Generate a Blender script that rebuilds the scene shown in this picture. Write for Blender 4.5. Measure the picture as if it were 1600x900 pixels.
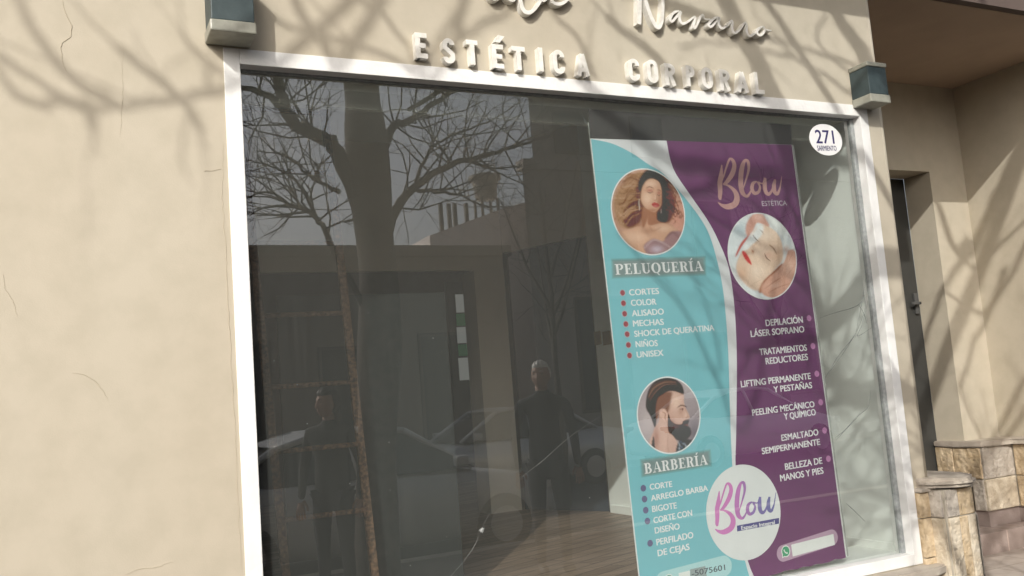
import bpy, bmesh, math, random
from mathutils import Vector, Matrix
from mathutils.geometry import tessellate_polygon
random.seed(7)
R = math.radians
sc = bpy.context.scene
for o in list(bpy.data.objects): bpy.data.objects.remove(o)

# ------------------------------------------------------------------ camera
FPX = 1450.0
YAW, PITCH, ROLL = R(26.21), R(6.53), R(-4.437)
CAM = Vector((0, -3.9, 1.5))
fw = Vector((math.sin(YAW)*math.cos(PITCH), math.cos(YAW)*math.cos(PITCH), math.sin(PITCH)))
r0 = Vector((math.cos(YAW), -math.sin(YAW), 0)); u0 = r0.cross(fw)
rt = r0*math.cos(ROLL)+u0*math.sin(ROLL); up = -r0*math.sin(ROLL)+u0*math.cos(ROLL)
cd = bpy.data.cameras.new('camera'); cam = bpy.data.objects.new('camera', cd)
sc.collection.objects.link(cam); sc.camera = cam
cd.sensor_width = 36; cd.lens = 36*FPX/1600; cd.clip_end = 500; cd.clip_start = 0.05
cam.matrix_world = Matrix(((rt.x, up.x, -fw.x, CAM.x), (rt.y, up.y, -fw.y, CAM.y), (rt.z, up.z, -fw.z, CAM.z), (0, 0, 0, 1)))

# ------------------------------------------------------------------ world and sun
SUN = Vector((-.75, -1, .725)).normalized()          # towards the sun
w = bpy.data.worlds.new('World'); sc.world = w; w.use_nodes = True
nt = w.node_tree; bg = nt.nodes['Background']
sky = nt.nodes.new('ShaderNodeTexSky'); sky.sky_type = 'NISHITA'; sky.sun_disc = False
sky.sun_elevation = math.asin(SUN.z); sky.sun_rotation = math.atan2(SUN.x, SUN.y)
sky.dust_density = 5.0; sky.air_density = 1.0
hs_ = nt.nodes.new('ShaderNodeHueSaturation'); hs_.inputs['Saturation'].default_value = .5; hs_.inputs['Value'].default_value = 1.14
nt.links.new(sky.outputs[0], hs_.inputs['Color']); nt.links.new(hs_.outputs[0], bg.inputs[0]); bg.inputs[1].default_value = 0.15
sl = bpy.data.lights.new('sun', 'SUN'); sl.energy = 3.0; sl.angle = R(.45); sl.color = (1, .965, .90)
so = bpy.data.objects.new('sun', sl); sc.collection.objects.link(so)
so.rotation_euler = SUN.to_track_quat('Z', 'Y').to_euler(); so.location = (-8, -12, 12)
sc.view_settings.view_transform = 'Standard'; sc.view_settings.look = 'None'
sc.view_settings.exposure = 0.0; sc.view_settings.gamma = 1; sc.view_settings.use_curve_mapping = False
sc.cycles.use_denoising = True
sc.cycles.max_bounces = 10; sc.cycles.diffuse_bounces = 7; sc.cycles.glossy_bounces = 3
sc.cycles.transparent_max_bounces = 12; sc.cycles.caustics_reflective = False; sc.cycles.caustics_refractive = False

# ------------------------------------------------------------------ helpers
def ray(x, y): return fw*FPX + rt*(x-800) - up*(y-450)
def pY(x, y, Y=0.0):
    d = ray(x, y); return CAM + d*((Y-CAM.y)/d.y)
def pX(x, y, X):
    d = ray(x, y); return CAM + d*((X-CAM.x)/d.x)
GY = .06                                              # glass plane
def mir(x, y, d):                                     # where a thing d metres in front of the facade shows in the glass
    P = pY(x, y, d+2*GY); return Vector((P.x, -d, P.z))

def mat(name, col, rough=.7, var=.08, scale=6.0, bump=0.0, bscale=60.0, metallic=0, detail=5, col2=None, spec=.4):
    m = bpy.data.materials.new(name); m.use_nodes = True; t = m.node_tree
    b = t.nodes['Principled BSDF']; b.inputs['Roughness'].default_value = rough
    b.inputs['Metallic'].default_value = metallic
    b.inputs['Specular IOR Level'].default_value = spec
    tc = t.nodes.new('ShaderNodeTexCoord'); n = t.nodes.new('ShaderNodeTexNoise')
    n.inputs['Scale'].default_value = scale; n.inputs['Detail'].default_value = detail
    t.links.new(tc.outputs['Object'], n.inputs['Vector'])
    cr = t.nodes.new('ShaderNodeValToRGB'); cr.color_ramp.elements[0].position = .3; cr.color_ramp.elements[1].position = .72
    c2 = col2 if col2 else tuple(c*(1+var) for c in col); c1 = col if col2 else tuple(c*(1-var) for c in col)
    cr.color_ramp.elements[0].color = (*c1, 1); cr.color_ramp.elements[1].color = (*[min(1, c) for c in c2], 1)
    t.links.new(n.outputs['Fac'], cr.inputs[0]); t.links.new(cr.outputs[0], b.inputs['Base Color'])
    if bump:
        n2 = t.nodes.new('ShaderNodeTexNoise'); n2.inputs['Scale'].default_value = bscale; n2.inputs['Detail'].default_value = 6
        t.links.new(tc.outputs['Object'], n2.inputs['Vector'])
        bp = t.nodes.new('ShaderNodeBump'); bp.inputs['Strength'].default_value = bump; bp.inputs['Distance'].default_value = .01
        t.links.new(n2.outputs['Fac'], bp.inputs['Height']); t.links.new(bp.outputs[0], b.inputs['Normal'])
    return m

def tag(o, label=None, cat=None, group=None, kind=None):
    if label: o['label'] = label
    if cat: o['category'] = cat
    if group: o['group'] = group
    if kind: o['kind'] = kind
    return o
def obj(name, bm, m, parent=None, smooth=False):
    me = bpy.data.meshes.new(name)
    bmesh.ops.recalc_face_normals(bm, faces=bm.faces[:]) if not getattr(bm, 'norecalc', False) else None
    bm.to_mesh(me); bm.free()
    for k in (m if isinstance(m, (list, tuple)) else [m]): me.materials.append(k)
    if smooth:
        for p in me.polygons: p.use_smooth = True
    o = bpy.data.objects.new(name, me); sc.collection.objects.link(o)
    if parent: o.parent = parent; o.matrix_parent_inverse = Matrix.Translation(-parent.location) if parent.type == 'EMPTY' and tuple(parent.rotation_euler) == (0, 0, 0) else Matrix.Identity(4)
    return o
def empty(name, loc, label, cat, group=None):
    o = bpy.data.objects.new(name, None); o.location = loc; sc.collection.objects.link(o)
    return tag(o, label, cat, group)
def box(bm, x0, x1, y0, y1, z0, z1, mi=0, bev=0):
    g = bmesh.ops.create_cube(bm, size=1)
    for v in g['verts']:
        v.co = Vector((x0+(v.co.x+.5)*(x1-x0), y0+(v.co.y+.5)*(y1-y0), z0+(v.co.z+.5)*(z1-z0)))
    fs = set(f for v in g['verts'] for f in v.link_faces)
    for f in fs: f.material_index = mi
    if bev:
        es = list(set(e for v in g['verts'] for e in v.link_edges))
        r = bmesh.ops.bevel(bm, geom=es, offset=bev, segments=2, affect='EDGES', profile=.5)
        for f in r['faces']: f.material_index = mi
def BM(): return bmesh.new()
def boxobj(name, dims, m, parent=None, bev=0):
    bm = BM(); box(bm, *dims, bev=bev); return obj(name, bm, m, parent)
def catmull(pts, n=6, closed=False):
    out = []; N = len(pts)
    rng = range(N) if closed else range(N-1)
    for i in rng:
        if closed: p0, p1, p2, p3 = pts[(i-1) % N], pts[i], pts[(i+1) % N], pts[(i+2) % N]
        else: p0, p1, p2, p3 = pts[max(i-1, 0)], pts[i], pts[i+1], pts[min(i+2, N-1)]
        for k in range(n):
            t = k/n
            out.append(tuple(.5*((2*b)+(-a+c)*t+(2*a-5*b+4*c-d)*t*t+(-a+3*b-3*c+d)*t**3) for a, b, c, d in zip(p0, p1, p2, p3)))
    if not closed: out.append(tuple(pts[-1]))
    return out
def tube(bm, pts, rad, sides=6, mi=0, cap=True):
    """pts Vectors, rad list"""
    rings = []; n = len(pts); a = None
    for i in range(n):
        d = (pts[min(i+1, n-1)]-pts[max(i-1, 0)])
        if d.length < 1e-7: d = Vector((0, 0, 1))
        d.normalize()
        if a is None:
            a = d.cross(Vector((0, 0, 1)))
            if a.length < .1: a = d.cross(Vector((0, 1, 0)))
        a = (a-d*a.dot(d)).normalized(); b = d.cross(a)
        rings.append([bm.verts.new(pts[i]+(a*math.cos(2*math.pi*k/sides)+b*math.sin(2*math.pi*k/sides))*rad[i]) for k in range(sides)])
    for i in range(n-1):
        for k in range(sides):
            f = bm.faces.new((rings[i][k], rings[i][(k+1) % sides], rings[i+1][(k+1) % sides], rings[i+1][k])); f.material_index = mi; f.smooth = sides > 4
    if cap:
        for rg in (rings[0], rings[-1][::-1]):
            f = bm.faces.new(rg[::-1]); f.material_index = mi
def flat(bm, pts2, Y, mi=0):
    """filled polygon (x,z) in the plane y=Y facing the street"""
    vs = [bm.verts.new((p[0], Y, p[1])) for p in pts2]
    tr = tessellate_polygon([[Vector((p[0], p[1], 0)) for p in pts2]])
    for t in tr:
        a, b, c = (vs[i] for i in t)
        n = (b.co-a.co).cross(c.co-a.co)
        if n.length < 1e-12: continue
        try: f = bm.faces.new((a, b, c) if n.y < 0 else (a, c, b)); f.material_index = mi
        except ValueError: pass
def ribbon2(pts, n=6):
    """pts (x,y,width) in any 2D space -> outline quads [(4 pts)...]"""
    c = catmull(pts, n); L = []; Rr = []
    for i in range(len(c)):
        a = c[max(i-1, 0)]; b = c[min(i+1, len(c)-1)]
        dx, dy = b[0]-a[0], b[1]-a[1]; l = math.hypot(dx, dy) or 1
        h = max(c[i][2], .01)/2
        L.append((c[i][0]-dy/l*h, c[i][1]+dx/l*h)); Rr.append((c[i][0]+dy/l*h, c[i][1]-dx/l*h))
    return [(L[i], L[i+1], Rr[i+1], Rr[i]) for i in range(len(c)-1)], c
def text_mesh(s, bold=0.0, extrude=0.0):
    c = bpy.data.curves.new('t', 'FONT'); c.body = s; c.offset = bold; c.extrude = extrude; c.resolution_u = 4
    o = bpy.data.objects.new('t', c); sc.collection.objects.link(o)
    m = bpy.data.meshes.new_from_object(o); bpy.data.objects.remove(o); return m

# ------------------------------------------------------------------ materials
def stucco():
    m = bpy.data.materials.new('painted_stucco'); m.use_nodes = True; t = m.node_tree; b = t.nodes['Principled BSDF']
    b.inputs['Roughness'].default_value = .75; b.inputs['Specular IOR Level'].default_value = .25
    tc = t.nodes.new('ShaderNodeTexCoord')
    def noise(s, d=4, rough=.55, vec=None):
        n = t.nodes.new('ShaderNodeTexNoise'); n.inputs['Scale'].default_value = s; n.inputs['Detail'].default_value = d; n.inputs['Roughness'].default_value = rough
        t.links.new(vec or tc.outputs['Object'], n.inputs['Vector']); return n
    mp = t.nodes.new('ShaderNodeMapping'); mp.inputs['Scale'].default_value = (1, 1, .25); t.links.new(tc.outputs['Object'], mp.inputs[0])
    n1 = noise(.55, 3, vec=mp.outputs[0]); n2 = noise(7, 6)
    c1 = t.nodes.new('ShaderNodeValToRGB'); e = c1.color_ramp.elements
    e[0].position = .32; e[0].color = (.465, .408, .318, 1); e[1].position = .66; e[1].color = (.515, .475, .39, 1)
    t.links.new(n1.outputs['Fac'], c1.inputs[0])
    c2 = t.nodes.new('ShaderNodeValToRGB'); e = c2.color_ramp.elements
    e[0].position = .35; e[0].color = (.93, .93, .92, 1); e[1].position = .6; e[1].color = (1, 1, 1, 1)
    t.links.new(n2.outputs['Fac'], c2.inputs[0])
    mx = t.nodes.new('ShaderNodeMix'); mx.data_type = 'RGBA'; mx.blend_type = 'MULTIPLY'; mx.inputs[0].default_value = 1
    t.links.new(c1.outputs[0], mx.inputs[6]); t.links.new(c2.outputs[0], mx.inputs[7]); t.links.new(mx.outputs[2], b.inputs['Base Color'])
    nb = noise(9, 8, .65); nb2 = noise(180, 2)
    ad = t.nodes.new('ShaderNodeMath'); ad.operation = 'MULTIPLY_ADD'; ad.inputs[1].default_value = .22
    t.links.new(nb2.outputs['Fac'], ad.inputs[0]); t.links.new(nb.outputs['Fac'], ad.inputs[2])
    bp = t.nodes.new('ShaderNodeBump'); bp.inputs['Strength'].default_value = .22; bp.inputs['Distance'].default_value = .008
    t.links.new(ad.outputs[0], bp.inputs['Height']); t.links.new(bp.outputs[0], b.inputs['Normal'])
    return m
M = {}
M['stucco'] = stucco()
M['crack'] = mat('crack_line', (.45, .395, .30), .9)
M['white'] = mat('white_frame_paint', (.74, .74, .72), .5, .05, 5, .3, 25, col2=(.84, .84, .83))
M['seal'] = mat('grey_putty', (.30, .32, .32), .8, .2, 40)
M['letter'] = mat('weathered_white_letter', (.68, .66, .60), .5, .12, 25, .1, 60, col2=(.86, .85, .81))
M['lampband'] = mat('teal_weathered_metal', (.035, .052, .056), .5, .3, 12, .1, 60, col2=(.058, .080, .084))
M['lampglass'] = mat('frosted_dirty_glass', (.24, .24, .20), .35, .2, 20, col2=(.36, .36, .31))
M['brown'] = mat('brown_soffit_paint', (.42, .32, .245), .8, .06, 3, .15, 60)
M['dkbrown'] = mat('dark_brown_fascia_paint', (.10, .075, .065), .8, .1, 4)  # brown darkened to carry the shade under the balcony
M['innerwall'] = mat('cream_interior_paint', (.66, .62, .54), .8, .05, 2, .1, 40)
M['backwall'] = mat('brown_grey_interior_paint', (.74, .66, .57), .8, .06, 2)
M['sidewall'] = mat('pale_interior_board', (.90, .92, .89), .7, .02, 5, .15, 30)
M['valance'] = mat('grey_valance_paint', (.62, .62, .55), .7, .06, 5)
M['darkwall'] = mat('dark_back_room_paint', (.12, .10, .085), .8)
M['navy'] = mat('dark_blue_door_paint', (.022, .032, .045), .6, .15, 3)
M['doordark'] = mat('dark_grey_door_metal', (.045, .045, .042), .5, .1, 5)
M['steel'] = mat('dull_steel', (.10, .10, .098), .55, .1, 10, metallic=.3)
M['slab'] = mat('concrete_slab', (.38, .35, .30), .85, .1, 5, .2, 40)
M['rust'] = mat('rusty_steel', (.035, .022, .015), .85, .3, 60, .4, 90, col2=(.20, .11, .06))
M['bark'] = mat('grey_brown_bark', (.045, .036, .028), .9, .3, 14, .8, 30, col2=(.10, .08, .062))
M['twig'] = mat('dark_twig_bark', (.05, .04, .032), .9, .2, 20)
M['asphalt'] = mat('asphalt', (.05, .05, .052), .9, .2, 20, .4, 120)
M['socket'] = mat('aged_socket_plastic', (.36, .27, .17), .5)

def floor_mat():
    m = mat('worn_wood_floor', (.20, .135, .095), .42, .3, 3, .15, 30, col2=(.44, .32, .235)); t = m.node_tree; b = t.nodes['Principled BSDF']
    n = [x for x in t.nodes if x.type == 'TEX_NOISE'][0]
    tc = [x for x in t.nodes if x.type == 'TEX_COORD'][0]
    mp = t.nodes.new('ShaderNodeMapping'); mp.inputs['Scale'].default_value = (.7, 14, 1); mp.inputs['Rotation'].default_value = (0, 0, R(-22))
    t.links.new(tc.outputs['Object'], mp.inputs[0]); t.links.new(mp.outputs[0], n.inputs['Vector']); n.inputs['Detail'].default_value = 9
    b.inputs['Specular IOR Level'].default_value = .3
    br = t.nodes.new('ShaderNodeTexBrick'); br.inputs['Scale'].default_value = 1; br.inputs['Mortar Size'].default_value = .004
    br.inputs['Brick Width'].default_value = 1.1; br.inputs['Row Height'].default_value = .12
    br.inputs['Color1'].default_value = (1, 1, 1, 1); br.inputs['Color2'].default_value = (.62, .6, .58, 1); br.inputs['Mortar'].default_value = (.12, .1, .1, 1)
    mp2 = t.nodes.new('ShaderNodeMapping'); mp2.inputs['Rotation'].default_value = (0, 0, R(-22)); t.links.new(tc.outputs['Object'], mp2.inputs[0]); t.links.new(mp2.outputs[0], br.inputs['Vector'])
    mx = t.nodes.new('ShaderNodeMix'); mx.data_type = 'RGBA'; mx.blend_type = 'MULTIPLY'; mx.inputs[0].default_value = 1
    cr = [x for x in t.nodes if x.type == 'VALTORGB'][0]
    t.links.new(cr.outputs[0], mx.inputs[6]); t.links.new(br.outputs['Color'], mx.inputs[7]); t.links.new(mx.outputs[2], b.inputs['Base Color'])
    return m
M['woodfloor'] = floor_mat()
def tile_mat(name, c1, c2, mortar, wdt, hgt, rough=.8, msize=.006):
    m = mat(name, c1, rough, .15, 8, .25, 70, col2=c2); t = m.node_tree; b = t.nodes['Principled BSDF']
    tc = [x for x in t.nodes if x.type == 'TEX_COORD'][0]; cr = [x for x in t.nodes if x.type == 'VALTORGB'][0]
    br = t.nodes.new('ShaderNodeTexBrick'); br.inputs['Scale'].default_value = 1; br.inputs['Mortar Size'].default_value = msize; br.offset = 0
    br.inputs['Brick Width'].default_value = wdt; br.inputs['Row Height'].default_value = hgt
    br.inputs['Color1'].default_value = (1, 1, 1, 1); br.inputs['Color2'].default_value = (.82, .80, .8, 1); br.inputs['Mortar'].default_value = (*mortar, 1)
    t.links.new(tc.outputs['Object'], br.inputs['Vector'])
    mx = t.nodes.new('ShaderNodeMix'); mx.data_type = 'RGBA'; mx.blend_type = 'MULTIPLY'; mx.inputs[0].default_value = 1
    t.links.new(cr.outputs[0], mx.inputs[6]); t.links.new(br.outputs['Color'], mx.inputs[7]); t.links.new(mx.outputs[2], b.inputs['Base Color'])
    return m
M['paving'] = tile_mat('pinkish_paving_tiles', (.42, .36, .31), (.52, .46, .41), (.7, .68, .65), .4, .4)
M['darkpaving'] = tile_mat('grey_paving_tiles', (.085, .075, .07), (.12, .105, .10), (.7, .68, .65), .4, .4)
M['steptile'] = tile_mat('mauve_step_tiles', (.31, .25, .22), (.42, .345, .31), (1.3, 1.25, 1.2), .33, .33)
M['skirt'] = mat('mauve_skirting_tile', (.25, .20, .18), .7, .15, 6, .2, 60, col2=(.35, .285, .26))
M['st1'] = mat('ochre_split_stone', (.44, .33, .20), .9, .2, 16, 2.0, 26, detail=9, col2=(.66, .54, .38))
M['st2'] = mat('pale_split_stone', (.50, .42, .31), .9, .2, 15, 2.0, 24, detail=9, col2=(.68, .61, .49))
M['st3'] = mat('grey_split_stone', (.40, .355, .30), .9, .2, 16, 2.0, 26, detail=9, col2=(.52, .47, .41))
M['cap'] = mat('grey_flagstone', (.36, .31, .26), .85, .15, 6, .6, 30, col2=(.50, .45, .38))
M['mortar'] = mat('mortar', (.46, .42, .35), .9, .1, 20)
def glass_mat():
    m = bpy.data.materials.new('shop_glass'); m.use_nodes = True; t = m.node_tree
    for n in list(t.nodes): t.nodes.remove(n)
    out = t.nodes.new('ShaderNodeOutputMaterial')
    tr = t.nodes.new('ShaderNodeBsdfTransparent'); tr.inputs[0].default_value = (.965, .985, .975, 1)
    gl = t.nodes.new('ShaderNodeBsdfGlossy'); gl.inputs['Roughness'].default_value = 0; gl.inputs[0].default_value = (1, 1, 1, 1)
    fr = t.nodes.new('ShaderNodeFresnel'); fr.inputs[0].default_value = 2.5
    ge = t.nodes.new('ShaderNodeNewGeometry')
    sb = t.nodes.new('ShaderNodeMath'); sb.operation = 'SUBTRACT'; sb.inputs[0].default_value = 1; t.links.new(ge.outputs['Backfacing'], sb.inputs[1])
    mu = t.nodes.new('ShaderNodeMath'); mu.operation = 'MULTIPLY'; t.links.new(fr.outputs[0], mu.inputs[0]); t.links.new(sb.outputs[0], mu.inputs[1])
    mx = t.nodes.new('ShaderNodeMixShader'); t.links.new(mu.outputs[0], mx.inputs[0]); t.links.new(tr.outputs[0], mx.inputs[1]); t.links.new(gl.outputs[0], mx.inputs[2])
    # dust film: faint vertical streaks
    tc = t.nodes.new('ShaderNodeTexCoord'); mp = t.nodes.new('ShaderNodeMapping'); mp.inputs['Scale'].default_value = (30, 1, 1.2); t.links.new(tc.outputs['Object'], mp.inputs[0])
    n = t.nodes.new('ShaderNodeTexNoise'); n.inputs['Scale'].default_value = 2; n.inputs['Detail'].default_value = 8; t.links.new(mp.outputs[0], n.inputs[0])
    mr = t.nodes.new('ShaderNodeMapRange'); mr.inputs[1].default_value = .2; mr.inputs[2].default_value = .9; mr.inputs[3].default_value = .032; mr.inputs[4].default_value = .050
    t.links.new(n.outputs['Fac'], mr.inputs[0])
    mu2 = t.nodes.new('ShaderNodeMath'); mu2.operation = 'MULTIPLY'; t.links.new(mr.outputs[0], mu2.inputs[0]); t.links.new(sb.outputs[0], mu2.inputs[1])
    df = t.nodes.new('ShaderNodeBsdfDiffuse'); df.inputs[0].default_value = (.76, .8, .75, 1)
    mx2 = t.nodes.new('ShaderNodeMixShader'); t.links.new(mu2.outputs[0], mx2.inputs[0]); t.links.new(mx.outputs[0], mx2.inputs[1]); t.links.new(df.outputs[0], mx2.inputs[2])
    t.links.new(mx2.outputs[0], out.inputs[0]); return m
M['glass'] = glass_mat()

# ------------------------------------------------------------------ ground
bm = BM(); box(bm, -60, 70, -4.6, .1, -.3, 0.0); o = obj('pavement', bm, M['darkpaving']); tag(o, kind='structure')
bm = BM(); box(bm, -60, 70, -4.78, -4.6, -.3, 0.006); o = obj('kerb', bm, M['slab']); tag(o, kind='structure')
bm = BM(); box(bm, -90, 100, -12.2, -4.78, -.5, -.14); o = obj('road', bm, M['asphalt']); tag(o, kind='structure')
bm = BM(); box(bm, -60, 70, -15.0, -12.2, -.5, 0.0); o = obj('far_pavement', bm, M['paving']); tag(o, kind='structure')
bm = BM(); box(bm, -150, 160, -150, 60, -.8, -.5); o = obj('ground', bm, M['asphalt']); tag(o, kind='structure')
bm = BM(); box(bm, 4.53, 7.4, .1, 1.135, -.3, 0.0); o = obj('entrance_paving', bm, M['paving']); tag(o, kind='structure')
bm = BM(); box(bm, 4.50, 7.4, 1.135, 1.8, -.3, .16); o = obj('entrance_step', bm, M['steptile'], None); tag(o, 'low mauve tiled step below the stone base in the shaded entrance', 'step')

# ------------------------------------------------------------------ facade wall
GX0, GX1, GZ0, GZ1 = .713, 4.306, .434, 2.984          # glass opening
FX0, FX1, FZ0, FZ1 = .645, 4.375, .372, 3.052          # frame outside
WX = 4.535                                             # right end of the wall
wall = empty('facade_wall', (-2, 0, 0), 'cream painted stucco shop front wall around the white framed window', 'wall')
bm = BM()
box(bm, -9, FX0, 0, .16, -.3, 4.6)
box(bm, FX0, FX1, 0, .16, -.3, FZ0)
box(bm, FX0, FX1, 0, .16, FZ1, 4.6)
# right jamb of wall with rounded corner, continuing back as the entrance side wall
rr = .055; prof = [(FX1, 0)]
for k in range(9):
    a = -math.pi/2+k*math.pi/16; prof.append((WX-rr+rr*math.cos(a), rr+rr*math.sin(a)))
prof += [(WX, 1.80), (FX1, 1.80)]
vb = [bm.verts.new((x, y, -.3)) for x, y in prof]; vt = [bm.verts.new((x, y, 4.6)) for x, y in prof]
for i in range(len(prof)):
    j = (i+1) % len(prof); f = bm.faces.new((vb[i], vb[j], vt[j], vt[i])); f.smooth = 0 < i < 9
bm.faces.new(vb[::-1]); bm.faces.new(vt)
obj('wall_surface', bm, M['stucco'], wall)
def crackline(name, px, parent, Y=-.001, m='crack', wpx=1.3, n=5, jit=1.2, rnd=random):
    bm = BM(); pts = []
    c = catmull([(p[0], p[1]) for p in px], n)
    for i, p in enumerate(c):
        q = pY(p[0]+rnd.uniform(-jit, jit), p[1]+rnd.uniform(-jit, jit)*.5, Y); pts.append(q)
    s = (pY(801, 450)-pY(800, 450)).length
    rad = [s*wpx*.5*(.35+.65*math.sin(math.pi*min(1, (i+.7)/len(pts))))*rnd.uniform(.7, 1.2) for i in range(len(pts))]
    tube(bm, pts, rad, 4)
    return obj(name, bm, M[m], parent)
crackline('hairline_crack', [(96, -6), (103, 20), (111, 40), (110, 58), (97, 68), (96, 85), (103, 112)], wall, wpx=.95, jit=1.0)
crackline('hairline_crack', [(193, 78), (191, 110), (192, 140), (191, 165), (190, 188), (188, 215)], wall, wpx=.35)
crackline('hairline_crack', [(112, 583), (135, 587), (155, 602), (168, 625)], wall, wpx=.5)
crackline('hairline_crack', [(4, 428), (10, 455), (20, 470), (26, 495)], wall, wpx=.5)
crackline('hairline_crack', [(195, 899), (215, 890), (245, 886), (270, 878)], wall, wpx=.5)
crackline('hairline_crack', [(350, 225), (347, 300), (352, 380), (356, 450), (359, 520), (363, 600), (369, 700), (373, 800), (378, 895)], wall, wpx=.6, n=9, jit=1.3)
crackline('hairline_crack', [(318, 267), (332, 267), (345, 264)], wall, wpx=.8)

# balcony above (casts the shade band at the top of the wall), entrance recess
bal = boxobj('balcony_slab', (-9, 4.62, -.94, 0.0, 4.30, 4.55), M['slab']); tag(bal, 'projecting concrete balcony slab over the shop front', 'balcony')
ent = empty('entrance_recess', (5.8, .8, 0), 'shaded cream entrance porch with brown ceiling right of the shop window', 'porch')
bm = BM()
DX0, DX1, DZ = 5.55, 6.65, 3.10
box(bm, WX, DX0, 1.45, 1.72, .0, 3.86)
box(bm, DX1, 7.08, 1.45, 1.72, .0, 3.86)
box(bm, DX0, DX1, 1.45, 1.72, DZ, 3.86)
box(bm, 7.08, 7.4, .02, 1.72, -.3, 3.86)
obj('porch_wall', bm, M['stucco'], ent)
bm = BM(); box(bm, WX+.001, 7.4, .10, 1.72, 3.861, 3.92); obj('porch_ceiling', bm, M['brown'], ent)
bm = BM(); box(bm, WX+.001, 7.4, .04, .098, 3.863, 4.6); obj('fascia_board', bm, M['dkbrown'], ent)
dr = empty('entrance_door', (6.1, 1.72, .16), 'dark grey metal door deep in the entrance recess', 'door')
bm = BM(); box(bm, DX0, DX1, 1.722, 1.77, .16, DZ); box(bm, 6.02, 6.03, 1.716, 1.724, .16, DZ); obj('door_leaf', bm, M['doordark'], dr)
L = pY(1437, 474, 1.70)
bm = BM(); box(bm, L.x-.05, L.x-.01, 1.70, 1.722, L.z-.09, L.z+.09, bev=.004); box(bm, L.x-.13, L.x-.03, 1.66, 1.675, L.z-.012, L.z+.012, bev=.004); box(bm, L.x-.045, L.x-.025, 1.66, 1.70, L.z-.01, L.z+.01)
obj('lock_handle', bm, M['steel'], dr)
# small nail hole
# neighbour facade to the right, beyond the frame
nb = boxobj('neighbour_facade', (7.42, 16, .03, .4, -.3, 5.2), M['stucco']); tag(nb, 'cream neighbouring house wall beyond the entrance recess', 'wall')

# stone base in the porch
def stone_row(bm, face, a0, a1, fixed, z0, z1, rows, seed, thick=.05, widths=(.22, .34), bev=.006):
    rnd = random.Random(seed); zr = z0
    for h in rows:
        a = a0
        while a < a1-.02:
            wd = rnd.uniform(*widths)
            if a1-(a+wd) < .1: wd = a1-a
            p = rnd.uniform(0, .008); mi = rnd.choice((0, 0, 1, 1, 2)); g = .004
            if face == 'x': box(bm, fixed-p, fixed+thick, a+g, min(a+wd, a1)-g, zr+g, zr+h-g, mi, bev)
            else: box(bm, a+g, min(a+wd, a1)-g, fixed-p, fixed+thick, zr+g, zr+h-g, mi, bev)
            a += wd
        zr += h
sb = empty('stone_wainscot', (6.9, 1.3, .16), 'ochre split stone base with wavy grey cap along the entrance walls', 'stone base')
bm = BM()
box(bm, 6.62, 7.075, 1.284, 1.448, .285, .79, 3); box(bm, 6.984, 7.078, .04, 1.284, .285, .79, 3)
stone_row(bm, 'y', 6.615, 6.98, 1.275, .285, .79, (.25, .255), 3, widths=(.30, .42))
stone_row(bm, 'x', 1.29, 1.715, 6.61, .285, .79, (.25, .255), 5, widths=(.25, .45))
stone_row(bm, 'x', .04, 1.265, 6.975, .285, .79, (.25, .255), 8, widths=(.22, .38))
obj('split_stone', bm, [M['st1'], M['st2'], M['st3'], M['mortar']], sb)
bm = BM()
def slabpoly(bm, pts, z0, z1, jit=.0):
    vb = [bm.verts.new((x, y, z0)) for x, y in pts]; vt = [bm.verts.new((x, y, z1)) for x, y in pts]
    for i in range(len(pts)):
        j = (i+1) % len(pts); bm.faces.new((vb[i], vb[j], vt[j], vt[i]))
    bm.faces.new(vb[::-1]); bm.faces.new(vt)
rnd = random.Random(4)
capo = [(6.59, 1.71), (6.588, 1.5), (6.585, 1.33), (6.60, 1.255), (6.70, 1.24), (6.84, 1.25), (6.93, 1.235), (6.955, 1.1), (6.945, .9), (6.96, .6), (6.945, .3), (6.955, .04), (7.078, .04), (7.078, 1.448), (6.655, 1.448), (6.655, 1.71)]
slabpoly(bm, capo, .792, .838)
bmesh.ops.bevel(bm, geom=[e for e in bm.edges], offset=.008, segments=2, affect='EDGES')
obj('cap_stone', bm, M['cap'], sb)
bm = BM(); box(bm, 6.63, 7.079, 1.295, 1.449, .161, .284); box(bm, 6.995, 7.079, .04, 1.295, .001, .284); box(bm, 6.64, 6.66, 1.45, 1.715, .161, .284)
for z in (): pass
obj('skirting_tile', bm, M['skirt'], sb)

# stone pillar base at the shop corner, plus strip flush with the wall
pil = empty('stone_pillar_base', (4.6, 0, 0), 'tan stone clad corner pier with rounded grey cap right of the window', 'stone pier')
bm = BM(); rnd = random.Random(11)
box(bm, 4.385, 4.48, -.012, .03, 0, .765, 3)
for z0, z1, mi in ((.01, .12, 1), (.12, .40, 0), (.40, .62, 0), (.62, .765, 1)):
    box(bm, 4.382, 4.462, -.028, .03, z0+.003, z1-.003, 0 if mi == 0 else 0, .004)
box(bm, 4.475, 4.722, -.117, .44, 0, .775, 3)
def blocks(face, spans, zs, fixed):
    for i in range(len(zs)-1):
        for a, b, mi in spans[i % len(spans)]:
            if face == 'front': box(bm, a+.003, b-.003, fixed-rnd.uniform(.012, .02), fixed+.03, zs[i]+.003, zs[i+1]-.003, mi, .005)
            else: box(bm, fixed-.03, fixed+rnd.uniform(.012, .02), a+.003, b-.003, zs[i]+.003, zs[i+1]-.003, mi, .005)
zs = [0, .18, .62, .775]
blocks('front', [[(4.48, 4.60, 2), (4.60, 4.71, 1)], [(4.48, 4.57, 1), (4.57, 4.64, 0), (4.64, 4.71, 1)], [(4.48, 4.58, 2), (4.58, 4.71, 0)]], zs, -.11)
blocks('side', [[(-.12, .15, 1), (.15, .43, 2)], [(-.12, .06, 2), (.06, .25, 1), (.25, .43, 2)], [(-.12, .14, 0), (.14, .43, 2)]], zs, 4.715)
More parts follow.
